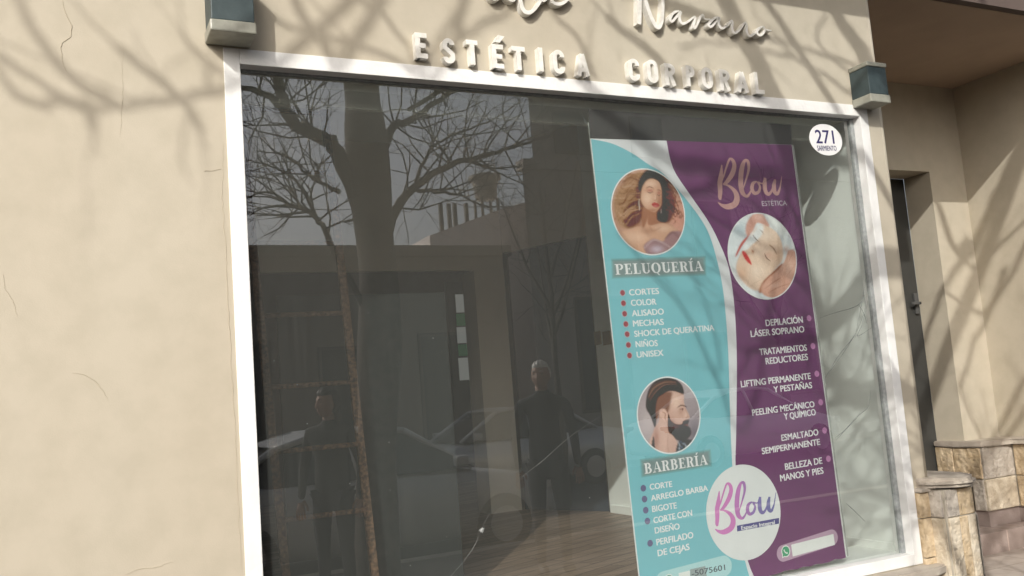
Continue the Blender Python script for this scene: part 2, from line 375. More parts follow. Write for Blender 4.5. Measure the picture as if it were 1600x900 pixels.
for z0, z1, mi in ((.0, .18, 1), (.18, .62, 1), (.62, .775, 2)):     # left face of the pier
    box(bm, 4.458, 4.49, -.105, -.012, z0+.003, z1-.003, mi, .004)
obj('split_stone', bm, [M['st1'], M['st2'], M['st3'], M['mortar']], pil)
bm = BM(); cp = []
for k in range(13):
    a = -math.pi/2-.9+k*(math.pi+.9)/12
    cp.append((4.60+.185*math.cos(a), .06+.235*math.sin(a)))
cp = [(4.40, -.045), (4.44, -.10)]+[(4.60+.175*math.cos(a), -.0+.20*math.sin(a)) for a in [(-math.pi/2-.45)+k*(math.pi/2+.45)/8 for k in range(9)]]+[(4.785, .45), (4.45, .45), (4.40, .01)]
slabpoly(bm, cp, .788, .842); bmesh.ops.bevel(bm, geom=[e for e in bm.edges], offset=.02, segments=4, affect='EDGES')
obj('cap_stone', bm, M['cap'], pil)
bm = BM(); box(bm, 4.375, 4.50, -.05, .02, .766, .790, bev=.008); obj('cap_stone', bm, M['cap'], pil)

# window sill of flat stone
bm = BM(); sp = [(.3, -.09), (1.2, -.11), (2.4, -.10), (3.4, -.12), (4.0, -.105), (4.36, -.12), (4.47, -.085), (4.47, .0), (.3, .0)]
slabpoly(bm, sp, .318, .366); bmesh.ops.bevel(bm, geom=[e for e in bm.edges], offset=.008, segments=2, affect='EDGES')
o = obj('stone_sill', bm, M['cap']); tag(o, 'rough flat stone sill under the white window frame', 'window sill')

# ------------------------------------------------------------------ the shop window
win = empty('shop_window', (2.5, 0, .4), 'large white framed shop window with a cracked reflecting pane', 'window')
bm = BM()
fy = -.006
def frame_piece(x0, x1, z0, z1): box(bm, x0, x1, fy, GY+.03, z0, z1, 0, .003)
frame_piece(FX0, GX0, FZ0, FZ1); frame_piece(GX1+.004, FX1, FZ0, FZ1)
frame_piece(GX0, GX1+.004, GZ1, FZ1); frame_piece(GX0, GX1+.004, FZ0, GZ0)
obj('window_frame', bm, M['white'], win)
bm = BM(); box(bm, GX1-.028, GX1+.002, GY-.014, GY+.012, GZ0, GZ1, 0, .003); box(bm, GX0, GX1-.03, GY-.006, GY+.012, GZ1-.012, GZ1, 0)
obj('putty_seal', bm, M['seal'], win)
bm = BM(); box(bm, GX0, GX1-.028, GY, GY+.006, GZ0, GZ1-.012); obj('window_pane', bm, M['glass'], win)
M['gcrack'] = mat('glass_crack_edge', (.38, .39, .38), .5); M['gcrackd'] = mat('glass_crack_dark_edge', (.12, .135, .13), .5)
rc = random.Random(3)
def gc(px, wpx=1.0, m='gcrack', n=6, jit=.3): return crackline('glass_crack', px, win, GY-.0008, m, wpx, n, jit, rc)
gc([(700, 905), (722, 880), (740, 855), (752, 829)], .22)
gc([(753, 828), (762, 808), (785, 778), (815, 746), (850, 718), (890, 683), (935, 652)], .22)
bm = BM()
for k in range(9):
    a = k*.7; c0 = Vector((753, 828)); e0 = c0+Vector((math.cos(a), math.sin(a)))*rc.uniform(3, 6)
    tube(bm, [pY(*c0, GY-.001), pY(*e0, GY-.001)], [.003, .0008], 4)
obj('impact_star', bm, M['gcrack'], win)
for px in ([(1355, 420), (1350, 455), (1346, 478), (1341, 500), (1336, 528)], [(1352, 452), (1342, 476), (1300, 490), (1281, 497)], [(1342, 477), (1350, 490), (1354, 505)],
           [(1349, 455), (1352, 480), (1344, 505), (1334, 526), (1310, 556), (1290, 590)], [(1356, 470), (1348, 505), (1340, 525), (1362, 512)], [(1335, 525), (1312, 560), (1292, 586)],
           [(1360, 610), (1357, 635), (1343, 648), (1325, 668), (1306, 688)], [(1344, 645), (1320, 672), (1305, 684)], [(1322, 786), (1340, 803), (1352, 815)], [(1365, 430), (1368, 460), (1366, 500)]):
    gc(px, 1.0, 'gcrackd')
gc([(908, 178), (915, 190), (922, 205)], .8, 'gcrackd')
bm = BM()
for k in range(20):                                     # specks of dried paint and dust
    x = rc.uniform(400, 960); y = rc.uniform(480, 890); p = pY(x, y, GY-.0006); s = rc.choice((.0009, .0011, .0014, .002))
    flat(bm, [(p.x+s*math.cos(a)*rc.uniform(.6, 1.3), p.z+s*math.sin(a)*rc.uniform(.6, 1.3)) for a in [i*math.pi/3 for i in range(6)]], GY-.0007)
obj('paint_specks', bm, M['gcrack'], win)

# ------------------------------------------------------------------ house number sticker
def circle(cx, cz, rx, rz=None, n=48): rz = rz or rx; return [(cx+rx*math.cos(2*math.pi*k/n), cz+rz*math.sin(2*math.pi*k/n)) for k in range(n)]
P = {}
def pm(name, col, rough=.45, var=.03): 
    if name not in P: P[name] = mat('print_'+name, col, rough, var, 8)
    return P[name]
def put_text(bm, s, A, B, hpx, Y, mi, bold=.0, frame=None):
    """write s along the baseline from pixel A to pixel B (measured on the photograph) in the plane y=Y"""
    a = pY(*A, Y); b = pY(*B, Y); t = pY(A[0]-hpx*.1, A[1]-hpx, Y); h = t.z-a.z
    me = text_mesh(s); xs = [v.co.x for v in me.vertices]; x0, x1 = min(xs)-bold, max(xs)+bold
    d = Vector((b.x-a.x, b.z-a.z)); L = d.length; d.normalize(); nrm = Vector((-d.y, d.x))
    sx = L/(x1-x0); sy = h/(.70+bold)
    shifts = ((0, 0), (-bold, -bold*.4), (bold, bold*.4), (-bold, bold*.4), (bold, -bold*.4)) if bold else ((0, 0),)
    for k, (ox, oy) in enumerate(shifts):
        yy = Y-.00002*k
        vs = [bm.verts.new((a.x+d.x*(v.co.x+ox-x0)*sx+nrm.x*(v.co.y+oy+bold*.4)*sy, yy, a.z+d.y*(v.co.x+ox-x0)*sx+nrm.y*(v.co.y+oy+bold*.4)*sy)) for v in me.vertices]
        for p in me.polygons:
            try: f = bm.faces.new([vs[i] for i in p.vertices]); f.material_index = mi; f.normal_update()
            except ValueError: continue
            if f.normal.y > 0: f.normal_flip()
    bpy.data.meshes.remove(me)
st = empty('number_sticker', (4.08, GY, 2.85), 'white oval 271 SARMIENTO house number sticker on the glass', 'sticker')
SC = pY(1290.5, 218.2, GY-.002)
bm = BM(); c = circle(SC.x, SC.z, .128, .0955); flat(bm, c, GY-.0022); 
vs2 = [bm.verts.new((x, GY-.0006, z)) for x, z in c]; vs1 = [bm.verts.new((x, GY-.0022, z)) for x, z in c]
for i in range(len(c)): bm.faces.new((vs1[i], vs1[(i+1) % len(c)], vs2[(i+1) % len(c)], vs2[i]))
obj('oval_sticker', bm, pm('sticker_white', (.80, .80, .80)), st)
bm = BM(); put_text(bm, '271', (1275.5, 223.8), (1304.5, 224.6), 21.5, GY-.0030, 0, .012); put_text(bm, 'SARMIENTO', (1277.5, 235.3), (1307.5, 235.6), 8.0, GY-.0030, 0, .02)
obj('lettering', bm, pm('ink_navy', (.035, .03, .12)), st)

# ------------------------------------------------------------------ the poster inside the glass
PYB = .074
po = empty('window_poster', (3.2, PYB, .45), 'tall teal and purple beauty salon poster hung behind the glass', 'poster')
bm = BM()
def quad_from(px, Y): return [(pY(*p, Y).x, pY(*p, Y).z) for p in px]
TL = pY(923, 216, PYB); TR = pY(1238, 226, PYB); BR = pY(1324, 871, PYB)
BL = BR-(TR-TL)+Vector((.0, 0, -.0))
# torn lower edge
low = []; rp = random.Random(5)
for k in range(31):
    t = k/30; q = BL.lerp(BR, t); low.append((q.x, q.z+(rp.uniform(-.004, .006) if k not in (0, 30) else 0)))
outl = [(TL.x, TL.z), (TR.x, TR.z)]+low[::-1]
th = .003
fr_ = [(x, z) for x, z in outl]
vsf = [bm.verts.new((x, PYB+.004, z)) for x, z in outl]; vsb = [bm.verts.new((x, PYB+.004+th, z)) for x, z in outl]
for i in range(len(outl)):
    j = (i+1) % len(outl); bm.faces.new((vsf[i], vsf[j], vsb[j], vsb[i]))
flat(bm, outl, PYB+.004); flat(bm, outl, PYB+.004+th)
obj('backing_sheet', bm, pm('paper_white', (.75, .75, .76)), po)
bm = BM(); S1 = pY(920, 170, PYB); S2 = pY(1236.5, 195, PYB)
sp_ = [(S1.x, S1.z), (S2.x, S2.z), (TR.x, TR.z+.001), (TL.x, TL.z+.001)]
vsf = [bm.verts.new((x, PYB+.003, z)) for x, z in sp_]; vsb = [bm.verts.new((x, PYB+.008, z)) for x, z in sp_]
bm.faces.new(vsf); bm.faces.new(vsb[::-1])
for i in range(4): bm.faces.new((vsf[i], vsf[(i+1) % 4], vsb[(i+1) % 4], vsb[i]))
obj('dark_top_board', bm, pm('board_charcoal', (.035, .032, .032), .5), po)
# printed colour fields; gradients mix the print with light and reflection on it
def grad_mat(name, stops, x0, x1, rough=.35):
    m = bpy.data.materials.new(name); m.use_nodes = True; t = m.node_tree; b = t.nodes['Principled BSDF']; b.inputs['Roughness'].default_value = rough
    tc = t.nodes.new('ShaderNodeTexCoord'); sx = t.nodes.new('ShaderNodeSeparateXYZ'); t.links.new(tc.outputs['Object'], sx.inputs[0])
    mr = t.nodes.new('ShaderNodeMapRange'); mr.inputs[1].default_value = x0; mr.inputs[2].default_value = x1; t.links.new(sx.outputs[0], mr.inputs[0])
    cr = t.nodes.new('ShaderNodeValToRGB'); t.links.new(mr.outputs[0], cr.inputs[0]); e = cr.color_ramp.elements
    e[0].position = stops[0][0]; e[0].color = (*stops[0][1], 1); e[1].position = stops[-1][0]; e[1].color = (*stops[-1][1], 1)
    for p, c in stops[1:-1]: k = e.new(p); k.color = (*c, 1)
    t.links.new(cr.outputs[0], b.inputs['Base Color'])
    n2 = t.nodes.new('ShaderNodeTexNoise'); n2.inputs['Scale'].default_value = 3; n2.inputs['Detail'].default_value = 2; t.links.new(tc.outputs['Object'], n2.inputs[0])
    bp = t.nodes.new('ShaderNodeBump'); bp.inputs['Strength'].default_value = .25; bp.inputs['Distance'].default_value = .02
    t.links.new(n2.outputs['Fac'], bp.inputs['Height']); t.links.new(bp.outputs[0], b.inputs['Normal'])
    return m
inner = [(924, 217), (957, 224), (988, 239), (1013, 256), (1038, 272), (1066, 303), (1097, 344), (1113, 378), (1128, 438), (1135, 496), (1139, 560), (1141, 635), (1144, 711), (1150, 790), (1164, 873), (1180, 925)]
outer = [(1042, 219.5), (1052, 262), (1076, 300), (1107, 345), (1125, 380), (1139, 417), (1147, 467), (1151, 524), (1152, 582), (1151, 673), (1150, 730), (1155, 800), (1168, 873), (1190, 925)]
def w2(pts, n=4): return [(pY(p[0], p[1], PYB).x, pY(p[0], p[1], PYB).z) for p in catmull(pts, n)]
def clampz(pts):
    out = []
    for x, z in pts:
        t = (x-BL.x)/(BR.x-BL.x); zl = BL.z+(BR.z-BL.z)*t+.004; out.append((x, max(z, zl)))
    return out
e_ = .007                                                # white paper edge shows at the sides
teal = [(TL.x+.004, TL.z-.002)]+clampz(w2(inner))+[(BL.x+.006, BL.z+.005)]
purp = clampz(w2(outer))+[(x-(.008 if i > 26 else 0), z) for i, (x, z) in enumerate([q for q in low if q[0] > clampz(w2(outer))[-1][0]+.01])]+[(BR.x-e_, BR.z+.005), (TR.x-e_*.3, TR.z-.001)]
band = clampz(w2(inner))+clampz(w2(outer))[::-1]
bm = BM(); Lz = PYB+.0035
flat(bm, teal, Lz, 0); flat(bm, purp, Lz, 1); flat(bm, band, Lz-.0001, 2)
obj('printed_fields', bm, [grad_mat('print_teal', [(0, (.025, .33, .39)), (.45, (.05, .40, .46)), (1, (.19, .50, .58))], 2.45-3.2, 3.25-3.2),
    grad_mat('print_purple', [(0, (.18, .10, .20)), (.35, (.16, .045, .155)), (.62, (.125, .018, .11)), (1, (.135, .022, .12))], 3.2-3.2, 3.85-3.2), pm('swoosh_white', (.72, .72, .76))], po)

def clip(poly, cx, cz, r, n=40):
    out = list(poly)
    for k in range(n):
        a = 2*math.pi*(k+.5)/n; nx, nz = math.cos(a), math.sin(a); h = r*math.cos(math.pi/n)
        inp = out; out = []
        if not inp: return []
        dist = [(p[0]-cx)*nx+(p[1]-cz)*nz-h for p in inp]
        for i in range(len(inp)):
            j = (i+1) % len(inp); a_, b_ = inp[i], inp[j]; da, db = dist[i], dist[j]
            if da <= 0: out.append(a_)
            if (da < 0 < db) or (db < 0 < da):
                t = da/(da-db); out.append((a_[0]+(b_[0]-a_[0])*t, a_[1]+(b_[1]-a_[1])*t))
    return out
import numpy as np
def print_mat():
    m = bpy.data.materials.new('photo_print'); m.use_nodes = True; t = m.node_tree; b_ = t.nodes['Principled BSDF']; b_.inputs['Roughness'].default_value = .45
    at = t.nodes.new('ShaderNodeAttribute'); at.attribute_name = 'ink'; t.links.new(at.outputs['Color'], b_.inputs['Base Color']); return m
M['print'] = print_mat()
def sdf_poly(X, Y, pts):
    P_ = np.array(pts); Q = np.roll(P_, -1, 0); d = np.full(X.shape, 1e9); ins = np.zeros(X.shape, bool)
    for (ax, ay), (bx_, by) in zip(P_, Q):
        ex, ey = bx_-ax, by-ay; l = ex*ex+ey*ey+1e-9; t = np.clip(((X-ax)*ex+(Y-ay)*ey)/l, 0, 1)
        d = np.minimum(d, np.hypot(X-ax-t*ex, Y-ay-t*ey))
        c = ((ay > Y) != (by > Y)) & (X < (bx_-ax)*(Y-ay)/((by-ay) if by != ay else 1e-9)+ax); ins ^= c
    return np.where(ins, -d, d)
def sdf_stroke(X, Y, pts):
    d = np.full(X.shape, 1e9)
    for (ax, ay, aw), (bx_, by, bw) in zip(pts[:-1], pts[1:]):
        ex, ey = bx_-ax, by-ay; l = ex*ex+ey*ey+1e-9; t = np.clip(((X-ax)*ex+(Y-ay)*ey)/l, 0, 1)
        d = np.minimum(d, np.hypot(X-ax-t*ex, Y-ay-t*ey)-(aw+(bw-aw)*t)/2)
    return d
def round_print(name, cx, cz, r, layers, org, scl, label):
    """a round photographic print: inks mixed softly on a fine disc of vertices"""
    bm = BM(); Y0 = Lz-.0004; flat(bm, circle(cx, cz, r+.007, n=64), Y0, 0)
    rim = obj(name, bm, pm('ring_white', (.78, .78, .80)), po); rim['label'] = label
    NR, NS = 62, 132; vs = [(cx, Y0-.0004, cz)]; 
    for i in range(1, NR+1):
        for k in range(NS): a_ = 2*math.pi*k/NS; vs.append((cx+r*i/NR*math.cos(a_), Y0-.0004, cz+r*i/NR*math.sin(a_)))
    fs = [(0, 1+(k+1) % NS, 1+k) for k in range(NS)]
    for i in range(NR-1):
        for k in range(NS):
            a_ = 1+i*NS; fs.append((a_+k, a_+(k+1) % NS, a_+NS+(k+1) % NS, a_+NS+k))
    V_ = np.array(vs)-np.array(CAM); zz = V_@np.array(fw); X = ((800+FPX*(V_@np.array(rt))/zz)-org[0])*scl; Y = ((450-FPX*(V_@np.array(up))/zz)-org[1])*scl
    col = np.zeros((len(vs), 3))
    for L_ in layers:
        kind, c, pts = L_[:3]; c = np.array(c)
        if kind == 'bg': col[:] = c; continue
        if kind == 'b':
            px_, py_, rx_, ry_, al = pts; a_ = al*np.exp(-(((X-px_)/rx_)**2+((Y-py_)/ry_)**2))
        elif kind == 'p':
            fe = L_[3] if len(L_) > 3 else 7; a_ = np.clip(.5-sdf_poly(X, Y, catmull(pts, 4, True))/(2*fe), 0, 1); a_ = a_*a_*(3-2*a_)
        else:
            fe = L_[3] if len(L_) > 3 else 3; a_ = np.clip(.5-sdf_stroke(X, Y, catmull(pts, 4))/(2*fe), 0, 1)*(.85 if len(L_) < 5 else L_[4])
        col = col*(1-a_[:, None])+c*a_[:, None]
    rs = np.random.RandomState(1); col = np.clip((col-.32)*1.32+.27, .012, .9); col = np.clip(col*(1+.03*rs.randn(len(vs), 1)), 0, 1)
    me = bpy.data.meshes.new('photo_ink'); me.from_pydata(vs, [], fs); me.materials.append(M['print'])
    at = me.color_attributes.new('ink', 'FLOAT_COLOR', 'POINT'); at.data.foreach_set('color', np.hstack([col, np.ones((len(vs), 1))]).astype(np.float32).ravel())
    o = bpy.data.objects.new('photo_ink', me); sc.collection.objects.link(o); o.parent = rim
H1 = (.10, .055, .04); H2 = (.20, .11, .075); H3 = (.40, .26, .18); H4 = (.045, .025, .024); SK = (.58, .37, .28); SKs = (.38, .21, .155); SKl = (.74, .54, .44)
hair = random.Random(9)
W = [('bg', (.50, .32, .26), []), ('b', (.66, .45, .38), (250, 160, 160, 90, .8)), ('b', (.62, .34, .28), (690, 540, 90, 140, .9)), ('b', (.56, .40, .34), (170, 380, 60, 120, .6)),
     ('p', H3, [(150, 420), (185, 300), (270, 215), (350, 150), (400, 170), (400, 300), (380, 420), (360, 560), (280, 620), (190, 580)], 22),
     ('p', H2, [(370, 200), (440, 130), (530, 160), (600, 240), (640, 330), (660, 450), (620, 560), (560, 570), (500, 540), (420, 560), (350, 500), (340, 400), (330, 300)], 16),
     ('p', H4, [(500, 180), (570, 200), (600, 290), (610, 420), (600, 520), (570, 575), (510, 540), (510, 420), (540, 330), (520, 250)], 14),
     ('p', H2, [(240, 470), (330, 380), (370, 420), (380, 520), (360, 580), (280, 620), (230, 560)], 20)]
for k in range(46):
    y0 = hair.uniform(170, 580); x0 = hair.uniform(330, 390); x1 = hair.uniform(155, 260); dy = hair.uniform(-50, 90)
    W.append(('s', hair.choice([H3, (.55, .38, .29), H2, (.30, .17, .115), (.48, .31, .22)]), [(x0, y0*.8+60, 5), ((x0+x1)/2+20, y0+hair.uniform(-50, 10), 8), ((x0+x1)/2-30, y0+dy*.5+20, 7), (x1, y0+dy, 2)], 5, .7))
for k in range(34):
    y0 = hair.uniform(200, 500); x1 = hair.uniform(640, 750)
    W.append(('s', hair.choice([H1, H2, (.30, .13, .10), H4]), [(590, y0, 8), (630, y0+hair.uniform(-30, 50), 7), (665, y0+hair.uniform(0, 80), 6), (x1, y0+hair.uniform(0, 130), 2)], 4, .75))
W += [('p', SKs, [(400, 440), (500, 450), (510, 520), (520, 560), (640, 600), (620, 680), (400, 660), (340, 600), (380, 580), (395, 520)], 10),
      ('p', SK, [(200, 660), (330, 610), (385, 585), (400, 480), (440, 470), (440, 590), (560, 575), (650, 610), (690, 670), (560, 780), (400, 850), (280, 760)], 10),
      ('b', SKl, (330, 690, 110, 60, .5)), ('b', SKl, (560, 620, 70, 30, .5)), ('b', SKs, (440, 640, 60, 26, .5)), ('s', SKs, [(385, 600, 5), (400, 570, 8), (398, 510, 6)], 7, .6), ('s', SKs, [(450, 600, 5), (480, 640, 8), (540, 610, 5)], 8, .5),
      ('p', SKs, [(395, 465), (505, 470), (480, 510), (440, 530), (410, 600), (390, 600)], 12),
      ('p', SK, [(382, 320), (398, 240), (450, 205), (520, 222), (548, 290), (550, 370), (545, 430), (500, 482), (450, 472), (400, 430), (380, 380)], 6),
      ('b', SKl, (430, 370, 40, 55, .85)), ('b', SKl, (460, 250, 50, 30, .8)), ('b', SKl, (500, 370, 10, 50, .7)), ('b', SKs, (535, 400, 26, 80, .7)), ('b', SKs, (470, 470, 50, 16, .7)),
      ('p', H4, [(385, 185), (430, 138), (500, 150), (560, 200), (560, 260), (520, 225), (470, 205), (425, 222), (395, 265), (372, 310), (355, 260)], 8),
      ('s', (.16, .09, .07), [(422, 287, 4), (450, 274, 7), (482, 288, 3)], 3), ('s', (.16, .09, .07), [(510, 302, 3), (528, 300, 6), (544, 310, 3)], 3),
      ('b', (.45, .20, .17), (452, 306, 28, 13, .8)), ('b', (.40, .18, .16), (527, 324, 17, 12, .8)),
      ('s', (.05, .03, .03), [(430, 316, 2), (452, 326, 5), (478, 316, 3)], 2), ('s', (.05, .03, .03), [(512, 338, 2), (527, 347, 5), (543, 340, 3)], 2),
      ('s', SKs, [(503, 330, 3), (508, 368, 6), (500, 388, 9), (486, 386, 4)], 4, .7), ('p', (.46, .13, .13), [(466, 418), (490, 403), (505, 408), (520, 412), (532, 430), (505, 446), (480, 436)], 4), ('b', (.62, .30, .28), (500, 434, 16, 6, .7)),
      ('s', (.20, .05, .06), [(468, 420, 1), (497, 424, 3), (530, 428, 1)], 2),
      ('s', (.62, .58, .55), [(365, 375, 4), (362, 410, 9), (366, 440, 11), (366, 470, 4)], 3, .7), ('s', (.5, .48, .47), [(545, 460, 4), (546, 490, 7)], 3, .7),
      ('p', (.36, .24, .25), [(400, 770), (480, 705), (560, 725), (620, 655), (700, 640), (750, 690), (660, 820), (480, 870)], 12),
      ('s', (.56, .44, .46), [(410, 780, 6), (480, 715, 9), (560, 738, 9), (640, 790, 5)], 9, .8), ('b', (.58, .50, .58), (510, 790, 50, 30, .8)), ('s', (.22, .14, .15), [(580, 705, 8), (640, 650, 16), (700, 700, 6)], 10, .8)]
round_print('round_portrait_print', 2.790, 2.396, .226, W, (930, 240), 5.294, 'round print of a woman with long wavy brown hair')
FS = (.72, .55, .45); FD = (.46, .27, .20)
F2 = [('bg', (.68, .71, .74), []), ('b', (.45, .52, .57), (190, 260, 60, 60, .8)), ('b', (.80, .82, .84), (480, 180, 120, 80, .8)),
      ('p', (.60, .36, .31), [(240, 230), (280, 150), (340, 115), (385, 140), (440, 215), (415, 240), (380, 215), (330, 205), (300, 270), (250, 310)], 10), ('b', (.74, .52, .46), (350, 150, 45, 35, .7)),
      ('p', (.52, .15, .13), [(155, 470), (200, 370), (270, 295), (255, 330), (205, 400), (168, 470)], 9),
      ('p', FS, [(160, 560), (200, 450), (250, 360), (300, 280), (350, 225), (430, 235), (500, 290), (540, 380), (545, 500), (480, 590), (400, 680), (360, 760), (270, 740), (190, 650)], 9),
      ('b', (.80, .66, .57), (330, 600, 80, 70, .8)), ('b', (.80, .66, .57), (400, 300, 70, 50, .9)), ('b', (.78, .62, .53), (350, 450, 60, 60, .6)), ('b', (.62, .40, .30), (210, 620, 50, 70, .6)), ('b', (.62, .41, .31), (500, 470, 40, 60, .55)),
      ('p', (.74, .74, .75), [(205, 425), (260, 340), (320, 260), (345, 220), (385, 235), (372, 300), (330, 350), (290, 385), (250, 425)], 12), ('b', (.55, .58, .62), (290, 330, 40, 26, .45)),
      ('p', (.42, .22, .16), [(345, 770), (380, 690), (450, 620), (540, 540), (530, 580), (450, 650), (395, 720), (370, 780)], 9),
      ('p', (.62, .38, .31), [(370, 740), (420, 660), (500, 600), (560, 520), (600, 420), (680, 470), (700, 640), (600, 780), (480, 820), (390, 800)], 8),
      ('b', (.74, .52, .44), (600, 560, 50, 70, .7)), ('b', (.72, .49, .41), (470, 720, 70, 26, .6)),
      ('s', (.36, .17, .13), [(400, 745, 2), (460, 700, 5), (530, 655, 3)], 4), ('s', (.40, .20, .15), [(420, 785, 2), (510, 735, 5), (600, 705, 2)], 4), ('s', (.36, .17, .13), [(375, 705, 3), (440, 640, 7), (535, 545, 4)], 5),
      ('s', (.12, .07, .06), [(300, 303, 3), (320, 333, 7), (348, 356, 3)], 3), ('s', (.30, .22, .19), [(360, 260, 4), (378, 280, 8), (388, 300, 3)], 4, .7),
      ('b', (.60, .38, .32), (425, 470, 36, 30, .6)), ('s', (.10, .06, .05), [(396, 455, 3), (410, 490, 8), (442, 518, 4)], 3), ('s', (.24, .14, .10), [(436, 385, 4), (470, 415, 10), (494, 460, 3)], 4),
      ('b', FD, (298, 440, 14, 16, .8)), ('s', (.18, .08, .06), [(290, 425, 3), (302, 442, 6)], 3), ('s', (.66, .46, .37), [(330, 360, 6), (300, 400, 8)], 8, .5),
      ('p', (.62, .07, .08), [(208, 440), (232, 442), (260, 480), (289, 546), (262, 533), (228, 492)], 5), ('s', (.34, .03, .04), [(214, 448, 1), (246, 492, 3), (284, 540, 1)], 2),
      ('p', (.78, .80, .82), [(400, 130), (500, 140), (600, 240), (680, 400), (600, 420), (560, 400), (545, 330), (500, 270), (440, 225)], 12), ('b', (.48, .52, .56), (600, 340, 24, 60, .6)), ('s', (.26, .20, .20), [(590, 300, 3), (640, 380, 5), (655, 480, 12)], 5, .8), ('b', (.62, .42, .36), (575, 420, 25, 30, .7))]
round_print('round_facial_print', 3.5255, 2.157, .238, F2, (1120, 310), 5.293, 'round print of a facial treatment with eyes closed')
MB_ = (.085, .042, .034)
MN = [('bg', (.38, .33, .35), []), ('b', (.52, .45, .46), (190, 480, 90, 160, .9)), ('b', (.50, .45, .47), (540, 200, 90, 70, .7)), ('b', (.20, .18, .20), (600, 600, 80, 120, .9)),
      ('p', (.58, .40, .35), [(270, 260), (390, 230), (490, 255), (498, 330), (518, 390), (550, 460), (522, 482), (520, 520), (500, 600), (420, 640), (450, 700), (440, 830), (250, 830), (190, 720), (240, 560), (280, 480)], 6),
      ('b', (.72, .54, .47), (430, 330, 50, 70, .8)), ('b', (.72, .54, .47), (520, 440, 18, 30, .6)), ('b', (.66, .47, .41), (330, 690, 36, 90, .35)), ('b', (.36, .21, .18), (255, 640, 26, 110, .7)), ('s', (.40, .24, .20), [(360, 620, 4), (355, 700, 8), (365, 770, 4)], 8, .6), ('b', (.42, .26, .22), (470, 410, 22, 30, .5)),
      ('p', (.27, .17, .145), [(240, 330), (300, 250), (390, 240), (385, 300), (365, 400), (350, 420), (330, 390), (290, 400), (270, 470), (235, 490)], 16),
      ('p', (.05, .034, .036), [(165, 330), (185, 230), (240, 150), (320, 115), (420, 130), (480, 180), (495, 255), (430, 235), (370, 230), (310, 260), (265, 300), (248, 400), (255, 500), (240, 545), (205, 450), (170, 390)], 8)]
for k in range(16):
    o_ = hair.uniform(-26, 26); MN.append(('s', hair.choice([(.34, .24, .20), (.22, .15, .13), (.10, .07, .065), (.42, .31, .26)]), [(190+o_*.3, 290+o_, 3), (240+o_*.6, 210+o_, 6), (330, 160+o_*.7, 6), (430, 150+o_*.5+8, 2)], 4, .6))
MN += [('p', MB_, [(362, 430), (385, 490), (430, 522), (480, 520), (490, 497), (520, 482), (545, 490), (532, 530), (555, 560), (560, 610), (520, 655), (440, 662), (400, 620), (365, 590), (356, 520)], 7),
      ('b', (.22, .09, .07), (430, 545, 50, 22, .7)), ('b', (.17, .07, .055), (390, 520, 26, 40, .6)), ('s', (.46, .22, .20), [(505, 528, 4), (530, 530, 7)], 4),
      ('p', (.66, .46, .40), [(285, 400), (320, 388), (350, 420), (355, 470), (345, 505), (315, 480), (290, 450)], 5), ('s', (.32, .17, .14), [(305, 412, 3), (335, 430, 6), (332, 465, 6), (345, 500, 3)], 4),
      ('s', (.05, .03, .03), [(440, 377, 3), (475, 356, 9), (520, 368, 7)], 3), ('s', (.09, .055, .055), [(462, 393, 3), (490, 386, 8), (485, 402, 3)], 3), ('s', (.42, .26, .22), [(508, 385, 4), (532, 440, 6), (518, 470, 8)], 5, .6),
      ('p', (.04, .05, .08), [(430, 820), (445, 690), (500, 650), (600, 690), (540, 820)], 6), ('s', (.50, .54, .60), [(450, 680, 3), (460, 720, 10), (450, 770, 6)], 4), ('s', (.50, .54, .60), [(495, 690, 12), (520, 720, 8)], 4), ('s', (.25, .30, .38), [(470, 660, 3), (485, 760, 5)], 3), ('p', (.05, .06, .08), [(215, 710), (232, 630), (242, 700), (240, 730)], 5)]
round_print('round_barber_print', 2.7964, 1.334, .190, MN, (980, 570), 5.625, 'round print of a bearded man in profile')

# Blow logo strokes, measured on an enlarged view of the round logo
BLOW = [[(182, 250, 8), (175, 330, 30), (165, 400, 38), (166, 470, 34), (163, 520, 28), (166, 542, 14)],
        [(172, 405, 8), (195, 340, 12), (215, 270, 14), (242, 195, 16), (266, 195, 26), (280, 240, 32), (262, 310, 36), (222, 380, 28), (192, 412, 16)],
        [(190, 408, 10), (235, 415, 20), (280, 450, 34), (297, 500, 42), (280, 555, 46), (225, 588, 44), (180, 585, 26), (148, 565, 8)],
        [(345, 420, 8), (372, 330, 13), (392, 245, 20), (385, 185, 24), (362, 185, 22), (342, 235, 34), (330, 310, 38), (328, 390, 38), (342, 455, 36), (375, 475, 22), (405, 430, 12), (425, 370, 10)],
        [(455, 340, 12), (425, 360, 24), (415, 405, 28), (432, 440, 28), (465, 425, 22), (478, 380, 18), (462, 345, 14), (490, 350, 10), (518, 335, 8)],
        [(520, 298, 18), (515, 350, 32), (520, 405, 32), (540, 430, 28), (568, 400, 16), (590, 330, 10)],
        [(598, 298, 16), (588, 350, 30), (592, 400, 32), (612, 415, 24), (635, 360, 12), (650, 262, 4)]]
def blow(bm, T, Y, mi_of):
    for k, s in enumerate(BLOW):
        qs, c = ribbon2(s, 6)
        for i, q in enumerate(qs):
            flat(bm, [T(p) for p in q], Y-.00002*k, mi_of(c[i][0]))
LO = pY(1090+148/5.293, 720+565/5.293, PYB)
def Tlogo(p): q = pY(1090+p[0]/5.293, 720+p[1]/5.293, PYB); return (q.x, q.z)
bm = BM(); flat(bm, circle(3.2112, .7947, .2455, n=72), Lz-.0004, 0)
pinks = [(.62, .20, .52), (.52, .18, .50), (.38, .16, .46), (.27, .16, .45), (.19, .15, .42), (.15, .14, .38)]
blow(bm, Tlogo, Lz-.0008, lambda x: 1+min(5, max(0, int((x-230)/70))))
bx = [Tlogo(p) for p in ((328, 537), (676, 472), (677, 520), (330, 585))]; flat(bm, bx, Lz-.0008, 7)
